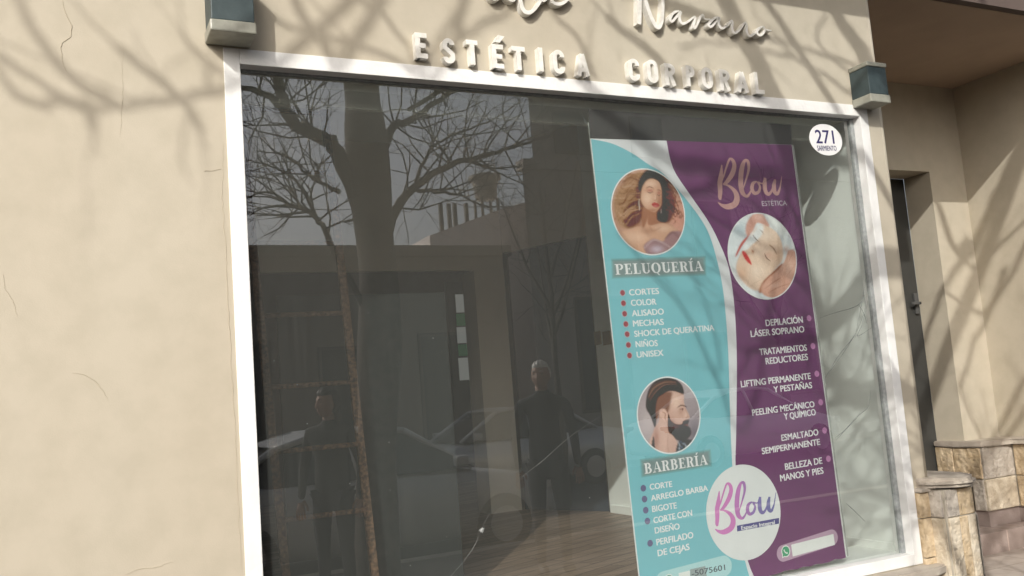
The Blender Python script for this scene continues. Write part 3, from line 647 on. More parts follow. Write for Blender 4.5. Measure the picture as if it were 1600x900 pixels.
put_text(bm, 'Espacio Integral', (1090+362/5.293, 720+572/5.293), (1090+640/5.293, 720+523/5.293), 6.2, Lz-.0011, 8, .022)
obj('round_logo_print', bm, [pm('logo_white', (.74, .75, .77))]+[pm('logo_ink_%d' % i, c) for i, c in enumerate(pinks)]+[pm('logo_navy', (.06, .055, .24)), pm('text_white', (.80, .80, .82))], po)
# salmon copy of the lettering at the top
A0 = Vector(Tlogo((148, 565))); A1 = Vector(Tlogo((650, 262))); B0 = pY(1122.5, 316, PYB); B1 = pY(1222, 275, PYB)
B0 = Vector((B0.x, B0.z)); B1 = Vector((B1.x, B1.z)); s_ = (B1-B0).length/(A1-A0).length; ang = math.atan2(*(B1-B0).yx)-math.atan2(*(A1-A0).yx)
def Tsal(p):
    v = (Vector(Tlogo(p))-A0)*s_; return (B0.x+v.x*math.cos(ang)-v.y*math.sin(ang), B0.y+v.x*math.sin(ang)+v.y*math.cos(ang))
bm = BM(); blow(bm, Tsal, Lz-.0006, lambda x: 0)
obj('script_lettering', bm, pm('ink_salmon', (.50, .27, .26)), po)

# sans lettering and bullets
TM = [pm('text_white', (.80, .80, .82)), pm('dot_red', (.30, .04, .06)), pm('dot_red_rim', (.45, .38, .42)), pm('dot_pink', (.50, .20, .42)), pm('dot_navy', (.13, .12, .25)), pm('phone_ink', (.07, .09, .11)), pm('text_thin', (.55, .50, .55))]
def line_part(s, A, B, h, Y, mi, bold):
    bm = BM(); put_text(bm, s, A, B, h, Y, 0, bold); return obj('text_line', bm, TM[mi], po)
z2 = lambda x, y: (940+x/3.461, 380+y/3.461); z3 = lambda x, y: (960+x/2.647, 560+y/2.647); z1 = lambda x, y: (910+x/3.214, 160+y/3.214); z4 = lambda x, y: (960+x/4.21, 780+y/4.21)
for s, x0, x1, y0, y1, h in (('CORTES', 150, 312, 283, 274, 34), ('COLOR', 160, 298, 339, 332, 34), ('ALISADO', 165, 338, 396, 385, 34), ('MECHAS', 171, 338, 451, 441, 34), ('SHOCK DE QUERATINA', 178, 611, 507, 472, 34), ('NIÑOS', 185, 305, 563, 556, 34), ('UNISEX', 191, 336, 620, 608, 34),
        ('DEPILACIÓN', 889, 1090, 449, 430, 36), ('LÁSER SOPRANO', 808, 1098, 508, 481, 36), ('TRATAMIENTOS', 855, 1112, 606, 581, 36), ('REDUCTORES', 889, 1118, 656, 631, 36), ('LIFTING PERMANENTE', 755, 1133, 780, 734, 36), ('Y PESTAÑAS', 932, 1140, 808, 783, 34)):
    line_part(s, z2(x0, y0), z2(x1, y1), h/3.461, Lz-.0005, 0, .026)
for s, x0, x1, y0, y1, h in (('PEELING MECÁNICO', 571, 829, 238, 201, 27), ('Y QUÍMICO', 703, 834, 254, 234, 27), ('ESMALTADO', 692, 845, 342, 317, 27), ('SEMIPERMANENTE', 611, 852, 397, 357, 27), ('BELLEZA DE', 707, 861, 462, 435, 28), ('MANOS Y PIES', 687, 866, 509, 476, 28),
        ('CORTE', 147, 240, 544, 531, 25), ('ARREGLO BARBA', 152, 388, 591, 547, 25), ('BIGOTE', 157, 259, 636, 620, 26), ('CORTE CON', 163, 323, 683, 650, 26), ('DISEÑO', 168, 271, 725, 706, 26), ('PERFILADO', 175, 328, 774, 742, 27), ('DE CEJAS', 180, 312, 819, 791, 27)):
    line_part(s, z3(x0, y0), z3(x1, y1), h/2.647, Lz-.0005, 0, .026)
line_part('ESTÉTICA', z1(903, 520), z1(1028, 517), 25/3.214, Lz-.0005, 6, .006)
line_part('-5075601', z4(510, 508), z4(730, 465), 38/4.21, Lz-.0009, 5, .012)
def dot(p, r, cols):
    bm = BM(); q = pY(*p, PYB)
    for k, (rr, mi) in enumerate(cols): flat(bm, circle(q.x, q.z, rr, n=20), Lz-.0005-.0001*k, k)
    obj('bullet_dot', bm, [TM[mi] for rr, mi in cols], po)
for p in ((115, 268), (120, 324), (126, 381), (133, 437), (140, 492), (147, 550), (153, 607)): dot(z2(*p), 0, ((.0175, 2), (.0135, 1)))
for p in ((1124, 405), (1145, 556), (1166, 706), (1187, 860)): dot(z2(*p), 0, ((.0175, 3),))
for p in ((871, 298), (887, 415)): dot(z3(*p), 0, ((.0175, 3),))
for p in ((121, 537), (126, 582), (131, 628), (138, 673), (149, 765)): dot(z3(*p), 0, ((.0165, 4),))

# serif headings drawn with thick and thin strokes (unit cap height 1)
def bowl(cx, cy, rx, ry, a0, a1, tmax, tmin, n=14):
    pts = []
    for k in range(n+1):
        a = a0+(a1-a0)*k/n; t = tmin+(tmax-tmin)*abs(math.cos(a)); pts.append((cx+rx*math.cos(a), cy+ry*math.sin(a), t))
    q, _ = ribbon2(pts, 1); return q
def rc_(x0, y0, x1, y1): return [((x0, y0), (x1, y0), (x1, y1), (x0, y1))]
hl, tk = .07, .19; pi = math.pi
SER = {
 'P': (.72, rc_(.1, 0, .1+tk, 1)+rc_(0, 0, .4, hl)+rc_(0, 1-hl, .35, 1)+bowl(.35, .73, .25, .25, -pi/2, pi/2, .18, .06)),
 'E': (.70, rc_(.1, 0, .1+tk, 1)+rc_(0, 0, .62, hl)+rc_(0, 1-hl, .6, 1)+rc_(.2, .47, .48, .47+hl)+rc_(.56, 0, .62, .28)+rc_(.54, .74, .6, 1)+rc_(.44, .38, .49, .63)),
 'L': (.66, rc_(.1, 0, .1+tk, 1)+rc_(0, 0, .6, hl)+rc_(0, 1-hl, .4, 1)+rc_(.54, 0, .6, .32)),
 'U': (.80, rc_(.1, .28, .1+tk, 1)+rc_(0, 1-hl, .38, 1)+rc_(.6, .3, .66, 1)+rc_(.5, 1-hl, .76, 1)+bowl(.41, .32, .22, .29, -pi, 0, .18, .06)),
 'Q': (.86, bowl(.42, .5, .31, .47, 0, 2*pi, .2, .05, 26)+[((.40, .08), (.55, -.02), (.74, -.24), (.60, -.2))]),
 'R': (.80, rc_(.1, 0, .1+tk, 1)+rc_(0, 0, .4, hl)+rc_(0, 1-hl, .35, 1)+bowl(.35, .74, .24, .23, -pi/2, pi/2, .18, .06)+[((.38, .52), (.56, .50), (.72, .02), (.52, .02))]+rc_(.52, 0, .78, hl)),
 'Í': (.42, rc_(.1, 0, .1+tk, 1)+rc_(0, 0, .4, hl)+rc_(0, 1-hl, .4, 1)+[((.15, 1.08), (.24, 1.08), (.42, 1.32), (.28, 1.32))]),
 'A': (.82, [((.38, 1), (.5, 1), (.78, 0), (.57, 0)), ((.38, 1), (.42, 1), (.14, 0), (.09, 0))]+rc_(.2, .3, .6, .3+hl)+rc_(0, 0, .26, hl)+rc_(.5, 0, .84, hl)),
 'B': (.76, rc_(.1, 0, .1+tk, 1)+rc_(0, 0, .35, hl)+rc_(0, 1-hl, .35, 1)+bowl(.33, .755, .22, .22, -pi/2, pi/2, .18, .06)+bowl(.35, .28, .25, .25, -pi/2, pi/2, .19, .06)),
}
def serif(bm, s, A, B, hpx, mi):
    a = pY(*A, PYB); b = pY(*B, PYB); t = pY(A[0]-hpx*.1, A[1]-hpx, PYB); h = t.z-a.z
    tot = sum(SER[c][0]+.05 for c in s); d = Vector((b.x-a.x, b.z-a.z)); k = d.length/tot; d.normalize(); nr = Vector((-d.y, d.x)); x = 0
    for c in s:
        wd, qs = SER[c]
        for j, q in enumerate(qs): flat(bm, [(a.x+d.x*(x+p[0])*k+nr.x*p[1]*h, a.z+d.y*(x+p[0])*k+nr.y*p[1]*h) for p in q], Lz-.0007-.000004*j, mi)
        x += wd+.05
bm = BM()
def soft_plate(px, cols):
    for k, (g, mi) in enumerate(cols):
        c = Vector((sum(p[0] for p in px)/4, sum(p[1] for p in px)/4))
        flat(bm, [(pY(p[0]+(3.5 if p[0] < c.x else -3.5)*-g, p[1]+(3.5 if p[1] < c.y else -3.5)*-g, PYB).x, pY(p[0]+(3.5 if p[0] < c.x else -3.5)*-g, p[1]+(3.5 if p[1] < c.y else -3.5)*-g, PYB).z) for p in px], Lz-.0003-.00008*k, mi)
soft_plate([z2(62, 92), z2(556, 76), z2(560, 165), z2(66, 182)], [(.8, 1), (.4, 2), (0, 3), (-.6, 4)])
serif(bm, 'PELUQUERÍA', z2(78, 170), z2(556, 149), 57/3.461, 0)
obj('serif_heading', bm, [pm('text_white', (.8, .8, .82)), pm('glow_a', (.17, .42, .45)), pm('glow_b', (.17, .36, .38)), pm('glow_c', (.18, .30, .31)), pm('glow_d', (.19, .26, .27))], po)

bm = BM(); soft_plate([z3(114, 424), z3(394, 382), z3(398, 440), z3(120, 486)], [(.8, 1), (.4, 2), (0, 3), (-.6, 4)]); serif(bm, 'BARBERÍA', z3(127, 478), z3(390, 438), 43/2.647, 0)
obj('serif_heading', bm, [pm('text_white', ()), pm('glow_a', ()), pm('glow_b', ()), pm('glow_c', ()), pm('glow_d', ())], po)
# phone pills
def pill(bm, A, B, r, Y, mi):
    a = pY(*A, PYB); b = pY(*B, PYB); a = Vector((a.x, a.z)); b = Vector((b.x, b.z)); th = math.atan2(b.y-a.y, b.x-a.x); pts = []
    for k in range(13): q = th+pi/2+pi*k/12; pts.append((a.x+r*math.cos(q), a.y+r*math.sin(q)))
    for k in range(13): q = th-pi/2+pi*k/12; pts.append((b.x+r*math.cos(q), b.y+r*math.sin(q)))
    flat(bm, pts, Y, mi)
bm = BM(); pill(bm, z4(1112, 357), z4(1434, 252), .043, Lz-.0004, 0); flat(bm, quad_from([z4(1165, 300), z4(1443, 229), z4(1453, 300), z4(1176, 378)], PYB), Lz-.0006, 1)
def whats(c, r):
    q = pY(*c, PYB); flat(bm, circle(q.x, q.z, r*1.2, n=28), Lz-.0005, 1); flat(bm, [(q.x-r*1.15, q.z-r*1.25), (q.x-r*.2, q.z-r*1.0), (q.x-r*1.05, q.z-r*.3)], Lz-.00055, 1)
    flat(bm, circle(q.x, q.z, r, n=28), Lz-.0007, 2); flat(bm, [(q.x-r*.95, q.z-r*1.0), (q.x-r*.3, q.z-r*.85), (q.x-r*.85, q.z-r*.3)], Lz-.00072, 2)
    qs, _ = ribbon2([(-.42, .42, .30), (-.38, .1, .2), (-.1, -.25, .2), (.2, -.40, .22), (.45, -.36, .30)], 5)
    for k in qs: flat(bm, [(q.x+p[0]*r, q.z+p[1]*r) for p in k], Lz-.0009, 1)
whats(z4(1130, 343), .0255)
obj('phone_pill_print', bm, [pm('pill_mauve', (.46, .30, .42)), pm('paper_white2', (.77, .78, .78)), pm('icon_green', (.04, .33, .16))], po)
bm = BM(); pill(bm, z4(330, 545), z4(722, 440), .052, Lz-.0004, 0); flat(bm, quad_from([z4(500, 462), z4(600, 440), z4(612, 520), z4(504, 560)], PYB), Lz-.0005, 3)
flat(bm, quad_from([z4(425, 487), z4(498, 470), z4(504, 560), z4(430, 570)], PYB), Lz-.0006, 1); whats(z4(362, 535), .0255)
obj('phone_pill_print', bm, [pm('pill_teal', (.42, .66, .70)), pm('paper_white2', (.77, .78, .78)), pm('icon_green', (.04, .33, .16)), pm('patch_grey', (.30, .36, .37))], po)
# clear tape strips at the sides
for a_, b_ in (((1240, 226), (1326, 870)), ((920, 190), (1000, 900))):
    p, q = pY(*a_, PYB), pY(*b_, PYB); box_w = .012; bm = BM()
    vs = [bm.verts.new((p.x, PYB+.0115, p.z)), bm.verts.new((p.x+box_w, PYB+.0115, p.z)), bm.verts.new((q.x+box_w, PYB+.0115, q.z)), bm.verts.new((q.x, PYB+.0115, q.z))]
    bm.faces.new(vs)
    obj('tape_strip', bm, pm('tape_grey', (.38, .40, .37)), po)

# ------------------------------------------------------------------ shop interior
inn = empty('shop_interior', (2.5, 3, .4), 'dim empty shop room behind the glass with cream walls and dark openings', 'shop room')
SX = 4.352; CZ = 3.95
T1 = pX(915, 368, SX); C1 = Vector((SX, 3.32)); HZ = T1.z; C2v = CAM+ray(785, 395)*((HZ-CAM.z)/ray(785, 395).z); C2 = Vector((C2v.x, C2v.y))
bm = BM(); box(bm, -2.5, SX, .12, 3.38, .30, .40); box(bm, -2.5, 6.5, 3.38, 7.6, .30, .40); obj('wood_floor', bm, M['woodfloor'], inn)
bm = BM(); box(bm, -.5, SX-.002, .1, .46, .401, .425, bev=.003); obj('window_ledge', bm, M['sidewall'], inn)
bm = BM(); box(bm, SX, SX+.02, .10, 3.32, .3, CZ); obj('side_wall', bm, M['sidewall'], inn)
bm = BM(); box(bm, SX-.012, SX-.001, .162, 3.3, .401, .47); obj('skirting_board', bm, M['sidewall'], inn)
bm = BM()
def vwall(a, b, z0, z1, t=.05):
    d = (b-a).normalized(); n = Vector((-d.y, d.x))*t
    if n.y < 0: n = -n
    pts = [a, b, b+n, a+n]; vb = [bm.verts.new((p.x, p.y, z0)) for p in pts]; vt = [bm.verts.new((p.x, p.y, z1)) for p in pts]
    for i in range(4): bm.faces.new((vb[i], vb[(i+1) % 4], vt[(i+1) % 4], vt[i]))
    bm.faces.new(vb); bm.faces.new(vt)
YB = C2.y
vwall(C1, C2, HZ, CZ)                                     # header over the oblique opening
LZ = pY(560, 424, YB).z; XR = pY(746, 500, YB).x
vwall(C2, Vector((XR, YB)), .4, LZ, .30)                   # column
vwall(Vector((-2.5, YB)), Vector((C2.x-.002, YB)), LZ+.001, CZ)
obj('back_wall', bm, M['backwall'], inn)
bm = BM(); d = (C2-C1).normalized(); n = Vector((d.y, -d.x)); n = n if n.y > 0 else -n
a = C1+n*.04; b = C2+n*.04
for p in (): pass
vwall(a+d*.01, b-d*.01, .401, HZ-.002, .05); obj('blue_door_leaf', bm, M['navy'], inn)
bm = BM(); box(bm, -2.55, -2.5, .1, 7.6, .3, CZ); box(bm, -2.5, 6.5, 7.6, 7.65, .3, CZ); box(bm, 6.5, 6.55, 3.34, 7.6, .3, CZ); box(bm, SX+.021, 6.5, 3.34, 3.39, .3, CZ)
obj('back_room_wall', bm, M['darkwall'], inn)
bm = BM(); box(bm, -2.6, SX+.03, .165, 3.38, CZ, CZ+.05); box(bm, -2.6, 6.6, 3.38, 7.65, CZ, CZ+.05); obj('ceiling', bm, M['sidewall'], inn)
VB = pY(500, 168, .30).z
bm = BM(); box(bm, -2.5, SX-.001, .28, .32, VB, CZ-.001); box(bm, -2.5, SX-.001, .165, .28, VB+.085, VB+.10); obj('valance_board', bm, M['valance'], inn)
bm = BM(); box(bm, 1.05, 2.02, 1.10, 1.125, .401, 2.12); o = obj('dark_screen', bm, mat('black_screen_cloth', (.010, .013, .013), .9)); tag(o, 'black screen panel standing behind the rusty ladder', 'screen')  # added panel, blocks the sun to end the floor patch
# plug sockets on the side wall
for x0, x1 in ((930, 940), (943, 955)):
    a = pX(x0, 528, SX); b = pX(x1, 528, SX); y0, y1 = sorted((a.y, b.y))
    bm = BM(); box(bm, SX-.012, SX-.001, y0, y1, a.z-.065, a.z+.055, bev=.004); obj('wall_socket', bm, M['socket'], inn)
# slit window of the back room
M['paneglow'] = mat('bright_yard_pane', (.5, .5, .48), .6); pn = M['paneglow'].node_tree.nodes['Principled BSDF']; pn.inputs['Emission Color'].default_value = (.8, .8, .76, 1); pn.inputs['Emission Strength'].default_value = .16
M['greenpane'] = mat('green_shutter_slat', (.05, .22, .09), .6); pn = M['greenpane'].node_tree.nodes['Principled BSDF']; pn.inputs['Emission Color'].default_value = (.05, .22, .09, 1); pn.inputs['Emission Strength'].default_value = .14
SWY = 7.55
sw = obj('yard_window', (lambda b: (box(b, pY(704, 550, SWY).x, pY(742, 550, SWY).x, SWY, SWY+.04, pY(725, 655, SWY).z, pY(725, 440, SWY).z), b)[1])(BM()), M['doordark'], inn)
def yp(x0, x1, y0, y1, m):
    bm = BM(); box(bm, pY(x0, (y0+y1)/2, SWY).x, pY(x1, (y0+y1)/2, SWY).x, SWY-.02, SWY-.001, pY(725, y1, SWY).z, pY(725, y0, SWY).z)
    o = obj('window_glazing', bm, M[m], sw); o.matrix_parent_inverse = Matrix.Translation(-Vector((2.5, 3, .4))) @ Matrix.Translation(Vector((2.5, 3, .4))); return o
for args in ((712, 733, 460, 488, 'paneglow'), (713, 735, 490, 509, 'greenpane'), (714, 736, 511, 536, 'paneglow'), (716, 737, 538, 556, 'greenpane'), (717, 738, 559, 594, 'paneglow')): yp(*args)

# ------------------------------------------------------------------ rusty ladder inside
la = empty('rusty_ladder', (1.4, .5, .4), 'rusty steel ladder standing just behind the glass', 'ladder')
LY = 1.0
q0 = pY(510, 172, LY); q1 = pY(530, 390, LY); q2 = pY(553, 600, LY); q3 = pY(586, 905, LY)
dirn = (q3-q1).normalized(); foot = q3+dirn*((q3.z-.40)/-dirn.z); top = q1-dirn*((q0.z-q1.z)/-dirn.z)*1.0; WDL = .46
def rail(offx, name):
    bm = BM(); bb = .021
    a = top+Vector((offx, 0, 0)); b = foot+Vector((offx, 0, 0)); vs = []
    for p in (a, b):
        vs.append([bm.verts.new(p+Vector((sx*bb, sy*.012, 0))) for sx, sy in ((-1, -1), (1, -1), (1, 1), (-1, 1))])
    for i in range(4): bm.faces.new((vs[0][i], vs[0][(i+1) % 4], vs[1][(i+1) % 4], vs[1][i]))
    bm.faces.new(vs[0]); bm.faces.new(vs[1]); return obj(name, bm, M['rust'], la)
rail(0, 'rail'); rail(-WDL, 'rail')
for y in (178, 270, 380, 489, 597, 694, 797):
    xx = 510+(y-172)*.09; p = pY(xx, y, LY); t = (p.z-top.z)/(foot.z-top.z); c = top.lerp(foot, t)
    bm = BM(); tube(bm, [c+Vector((-WDL, 0, 0)), c], [.013, .013], 8); obj('rung', bm, M['rust'], la)

# ------------------------------------------------------------------ wall lamps
def wall_lamp(x0, x1, z0, z1, dep, label):
    e = empty('wall_lamp', ((x0+x1)/2, 0, z0), label, 'wall lamp', 'box lamps on the shop front')
    bm = BM(); box(bm, x0+.006, x1-.006, -dep+.006, .0, z0+.05, z1-.028, 0, .004); obj('metal_band', bm, M['lampband'], e)
    bm = BM(); box(bm, x0, x1, -dep, -.001, z0, z0+.05, 0, .006); obj('lamp_glass', bm, M['lampglass'], e)
    bm = BM(); box(bm, x0, x1, -dep, -.001, z1-.028, z1, 0, .006); obj('lamp_glass', bm, M['lampglass'], e)
wall_lamp(.572, .757, 3.058, 3.335, .165, 'teal and frosted glass box lamp at the window top left corner')
wall_lamp(4.262, 4.425, 3.028, 3.272, .145, 'teal and frosted glass box lamp at the window top right corner')

# ------------------------------------------------------------------ raised letters on the wall
LS = [('E', 115, 163, 110, 210), ('S', 213, 262, 129, 229), ('T', 298, 345, 136, 233), ('É', 389, 436, 108, 246), ('T', 461, 515, 159, 252), ('I', 553, 578, 164, 258), ('C', 607, 655, 171, 266), ('A', 692, 740, 184, 273),
      ('C', 877, 922, 203, 291), ('O', 943, 988, 206, 298), ('R', 1007, 1050, 221, 308), ('P', 1083, 1118, 229, 311), ('O', 1139, 1183, 235, 318), ('R', 1203, 1245, 243, 326), ('A', 1265, 1308, 249, 331), ('L', 1328, 1365, 253, 337)]
def stroke_letter(ch, hgt, wid, t, dep, zb, x0):
    """chunky condensed sign letter as one closed solid, front at y=-dep"""
    s = t
    def L(*pts): return list(pts)
    W_, H_ = wid, hgt; h = t/2
    arc = lambda cx, cy, rx, ry, a0, a1, n=10: [(cx+rx*math.cos(R(a0+(a1-a0)*k/n)), cy+ry*math.sin(R(a0+(a1-a0)*k/n))) for k in range(n+1)]
    S = {'E': [L((h, 0), (h, H_)), L((h, h), (W_, h)), L((h, H_/2), (W_*.88, H_/2)), L((h, H_-h), (W_, H_-h))],
         'T': [L((W_/2, 0), (W_/2, H_)), L((0, H_-h), (W_, H_-h))],
         'I': [L((W_/2, 0), (W_/2, H_))],
         'L': [L((h, 0), (h, H_)), L((h, h), (W_, h))],
         'A': [L((h*.7, 0), (W_/2, H_-h*.3)), L((W_-h*.7, 0), (W_/2, H_-h*.3)), L((W_*.25, H_*.27), (W_*.75, H_*.27))],
         'P': [L((h, 0), (h, H_))]+[L((h, H_-h), (W_*.5, H_-h))+arc(W_*.5, H_*.72, W_*.5-h, H_*.28-h, 90, -90)+[(h, H_*.44+h)]],
         'R': [L((h, 0), (h, H_))]+[L((h, H_-h), (W_*.5, H_-h))+arc(W_*.5, H_*.73, W_*.5-h, H_*.27-h, 90, -90)+[(h, H_*.46+h)]]+[L((W_*.5, H_*.48), (W_-h, 0))],
         'O': [arc(W_/2, H_-W_/2, W_/2-h, W_/2-h, 0, 180)+[(h, W_/2)]+arc(W_/2, W_/2, W_/2-h, W_/2-h, 180, 360)+[(W_-h, H_-W_/2)]],
         'C': [arc(W_/2, H_-W_/2, W_/2-h, W_/2-h, -12, 180)+[(h, W_/2)]+arc(W_/2, W_/2, W_/2-h, W_/2-h, 180, 372)],
         'S': [arc(W_/2, H_-W_/2, W_/2-h, W_/2-h, -5, 180)+[(h, H_*.62), (W_*.5, H_*.5), (W_-h, H_*.38)]+arc(W_/2, W_/2, W_/2-h, W_/2-h, 0, -185)]}
    base = {'É': 'E'}.get(ch, ch); st_ = S[base]
    bm = BM(); k = 0
    for line in st_:
        # join the stroke into one strip with mitred ends
        pts = [(p[0], p[1], t) for p in line]
        qs, _ = ribbon2(pts, 1)
        k += 1; yf = -dep-.0004*k
        n = len(qs)
        Lf = [bm.verts.new((x0+q[0][0], yf, zb+q[0][1])) for q in qs]+[bm.verts.new((x0+qs[-1][1][0], yf, zb+qs[-1][1][1]))]
        Rf = [bm.verts.new((x0+q[3][0], yf, zb+q[3][1])) for q in qs]+[bm.verts.new((x0+qs[-1][2][0], yf, zb+qs[-1][2][1]))]
        Lb = [bm.verts.new((v.co.x, 0.001, v.co.z)) for v in Lf]; Rb = [bm.verts.new((v.co.x, 0.001, v.co.z)) for v in Rf]
        for i in range(n):
            bm.faces.new((Lf[i], Lf[i+1], Rf[i+1], Rf[i])); bm.faces.new((Lb[i], Rb[i], Rb[i+1], Lb[i+1]))
            bm.faces.new((Lf[i], Lb[i], Lb[i+1], Lf[i+1])); bm.faces.new((Rf[i], Rf[i+1], Rb[i+1], Rb[i]))
        bm.faces.new((Lf[0], Rf[0], Rb[0], Lb[0])); bm.faces.new((Lf[-1], Lb[-1], Rb[-1], Rf[-1]))
    if ch == 'É':
        a = (x0+W_*.48, zb+H_*1.10)
        vs = [bm.verts.new((x, y, z)) for y in (-dep, .001) for x, z in ((a[0]-.012, a[1]), (a[0]+.018, a[1]), (a[0]+.045, a[1]+.032), (a[0]+.012, a[1]+.038))]
        for q in ((0, 1, 2, 3), (7, 6, 5, 4), (0, 4, 5, 1), (1, 5, 6, 2), (2, 6, 7, 3), (3, 7, 4, 0)): bm.faces.new([vs[i] for i in q])
    return bm
names = {0: 'raised white letter E that starts the word ESTÉTICA', 1: 'raised white letter S, second letter of ESTÉTICA', 2: 'raised white letter T between the S and the accented É', 3: 'raised white letter É with a small tilted accent',
         4: 'raised white letter T between the accented É and the I', 5: 'raised white letter I in the word ESTÉTICA', 6: 'raised white letter C near the end of ESTÉTICA', 7: 'raised white letter A that ends the word ESTÉTICA',
         8: 'raised white letter C that starts the word CORPORAL', 9: 'raised white letter O after the first C of CORPORAL', 10: 'raised white letter R, third letter of CORPORAL', 11: 'raised white letter P in the middle of CORPORAL',
         12: 'raised white letter O between the P and the second R', 13: 'raised white letter R before the final A and L of CORPORAL', 14: 'raised white letter A, last but one letter of CORPORAL', 15: 'raised white letter L that ends the word CORPORAL'}
for i, (ch, xa, xb, ya, yb) in enumerate(LS):
    dep = .038
    ztop = 159 if ch == 'É' else ya
    if ch == 'É': ya = 152
    a = pY(600+(xa)/2.2857, yb/2.2857, -dep); b = pY(600+xb/2.2857, yb/2.2857, -dep); t_ = pY(600+xa/2.2857, ya/2.2857, -dep)
    wid = (b.x-a.x)*.86; hgt = (t_.z-a.z)*.90
    o = obj('sign_letter', stroke_letter(ch, hgt, wid, .0235, dep, a.z+.006, a.x+(b.x-a.x)*.02), M['letter'])
    tag(o, names[i], 'sign letter', 'raised letters of ESTÉTICA CORPORAL')
# script words
def script(name, strokes, org, scl, dep, wmul, label):
    bm = BM()
    for k, s in enumerate(strokes):
        c = catmull([(p[0], p[1], p[2]) for p in s], 6); Y = -dep-.0005*k
        W3 = [pY(org[0]+p[0]/scl, org[1]+p[1]/scl, Y) for p in c]; n = len(W3)
        Lf, Rf = [], []
        for i in range(n):
            dd = W3[min(i+1, n-1)]-W3[max(i-1, 0)]; dd.y = 0
            if dd.length < 1e-6: dd = Vector((1, 0, 0))
            dd.normalize(); nn = Vector((-dd.z, 0, dd.x)); h = c[i][2]/scl*wmul/2
            Lf.append(W3[i]+nn*h); Rf.append(W3[i]-nn*h)
        lf = [bm.verts.new(v) for v in Lf]; rf = [bm.verts.new(v) for v in Rf]; lb = [bm.verts.new((v.x, .001, v.z)) for v in Lf]; rb = [bm.verts.new((v.x, .001, v.z)) for v in Rf]
        for i in range(n-1):
            for f in ((lf[i], lf[i+1], rf[i+1], rf[i]), (lb[i], rb[i], rb[i+1], lb[i+1]), (lf[i], lb[i], lb[i+1], lf[i+1]), (rf[i], rf[i+1], rb[i+1], rb[i])): bm.faces.new(f)
        bm.faces.new((lf[0], rf[0], rb[0], lb[0])); bm.faces.new((lf[-1], lb[-1], rb[-1], rf[-1]))
    o = obj(name, bm, M['letter']); return tag(o, label, 'sign lettering')
MPX = 1/365.0
NAV = [[(118, -190, 40), (120, -60, 55), (120, 80, 58), (118, 232, 52)],
       [(120, -180, 30), (160, -60, 46), (215, 120, 52), (265, 230, 56), (305, 262, 50), (335, 200, 44), (345, 80, 38), (350, -80, 36), (380, -190, 30)],
       [(500, 105, 22), (450, 120, 30), (415, 175, 36), (430, 205, 34), (470, 170, 26), (515, 112, 28), (505, 170, 34), (530, 225, 34), (590, 205, 24), (640, 165, 24), (655, 170, 26),
        (640, 260, 32), (665, 255, 26), (715, 150, 22), (735, 145, 18), (745, 180, 18), (800, 185, 20)],
       [(880, 165, 22), (830, 180, 30), (785, 235, 34), (810, 255, 30), (855, 210, 24), (890, 172, 28), (880, 225, 34), (910, 270, 32), (965, 245, 24), (1000, 200, 26), (1015, 215, 30),
        (1010, 270, 34), (1030, 315, 34), (1080, 290, 24), (1130, 220, 24), (1150, 235, 28), (1150, 300, 34), (1180, 345, 32), (1240, 310, 22), (1290, 255, 20)],
       [(1300, 255, 20), (1255, 280, 30), (1255, 325, 34), (1290, 335, 32), (1325, 290, 26), (1310, 255, 22), (1340, 285, 18), (1390, 292, 12)]]
script('script_sign', NAV, (980, 0), 6.154, .040, MPX, 'raised white script word above the word CORPORAL')
ELA = [[(770, -240, 26), (762, -60, 34), (770, 40, 44), (800, 100, 46), (850, 108, 40), (905, 60, 34), (950, -10, 30), (975, -60, 26)],
       [(930, -120, 24), (925, -50, 34), (960, 0, 36), (1000, -15, 30), (1040, -60, 24)],
       [(1100, -70, 24), (1050, -40, 34), (1050, 15, 36), (1100, 35, 36), (1160, 15, 32), (1210, -40, 22)],
       [(470, -90, 24), (500, -20, 30), (560, -12, 30), (610, -50, 22), (650, -10, 26), (700, 2, 28), (750, -60, 22)]]
script('script_sign', ELA, (680, 0), 5.714, .040, MPX, 'raised white script word cut by the top edge above ESTÉTICA')

# ------------------------------------------------------------------ street tree
def in_view(p, m=90):
    if p.y > -.02: return True
    v = p-CAM; z = v.dot(fw)
    if z < .15: return v.length < .8
    x = 800+FPX*v.dot(rt)/z; y = 450-FPX*v.dot(up)/z
    return -m < x < 1600+m and -m < y < 900+m
SH = Vector((-.75, -1, .725))
def src(px, py, d):
    P_ = pY(px, py, 0); return P_+SH*d
def wiggly(bm, pts, r0, r1, n=5, sides=7, jit=.01, rnd=random):
    c = [Vector(p) for p in catmull([tuple(p) for p in pts], n)]
    c = [p+Vector((rnd.uniform(-jit, jit), rnd.uniform(-jit, jit), rnd.uniform(-jit, jit))) if 0 < i < len(c)-1 else p for i, p in enumerate(c)]
    N = len(c); rad = [r0+(r1-r0)*(i/(N-1))**.8 for i in range(N)]
    tube(bm, c, rad, sides); return c, rad
TX, TY = 2.36, -3.42
tree = empty('street_tree', (TX, TY, 0), 'big bare branching tree with a thick trunk reflected left of the poster', 'tree')
rt_ = random.Random(21)
bm = BM()
trunk = [Vector((TX-.16, TY, -.02)), Vector((TX-.10, TY, .25)), Vector((TX-.06, TY, .9)), Vector((TX+.0, TY, 1.6)), Vector((TX+.06, TY, 2.4)), Vector((TX+.04, TY, 3.1)), Vector((TX+.02, TY, 3.9)), Vector((TX+.0, TY, 4.7))]
c = [Vector(p) for p in catmull([tuple(p) for p in trunk], 5)]
tube(bm, c, [max(.135, .27-.3*p.z if p.z < .3 else .172+.015*math.sin(p.z*4)) if p.z < 4 else .15 for p in c], 16)
limbs = []
def limb(pts, r0, r1, **k):
    c, r = wiggly(bm, pts, r0, r1, rnd=rt_, **k); limbs.append((c, r)); return c
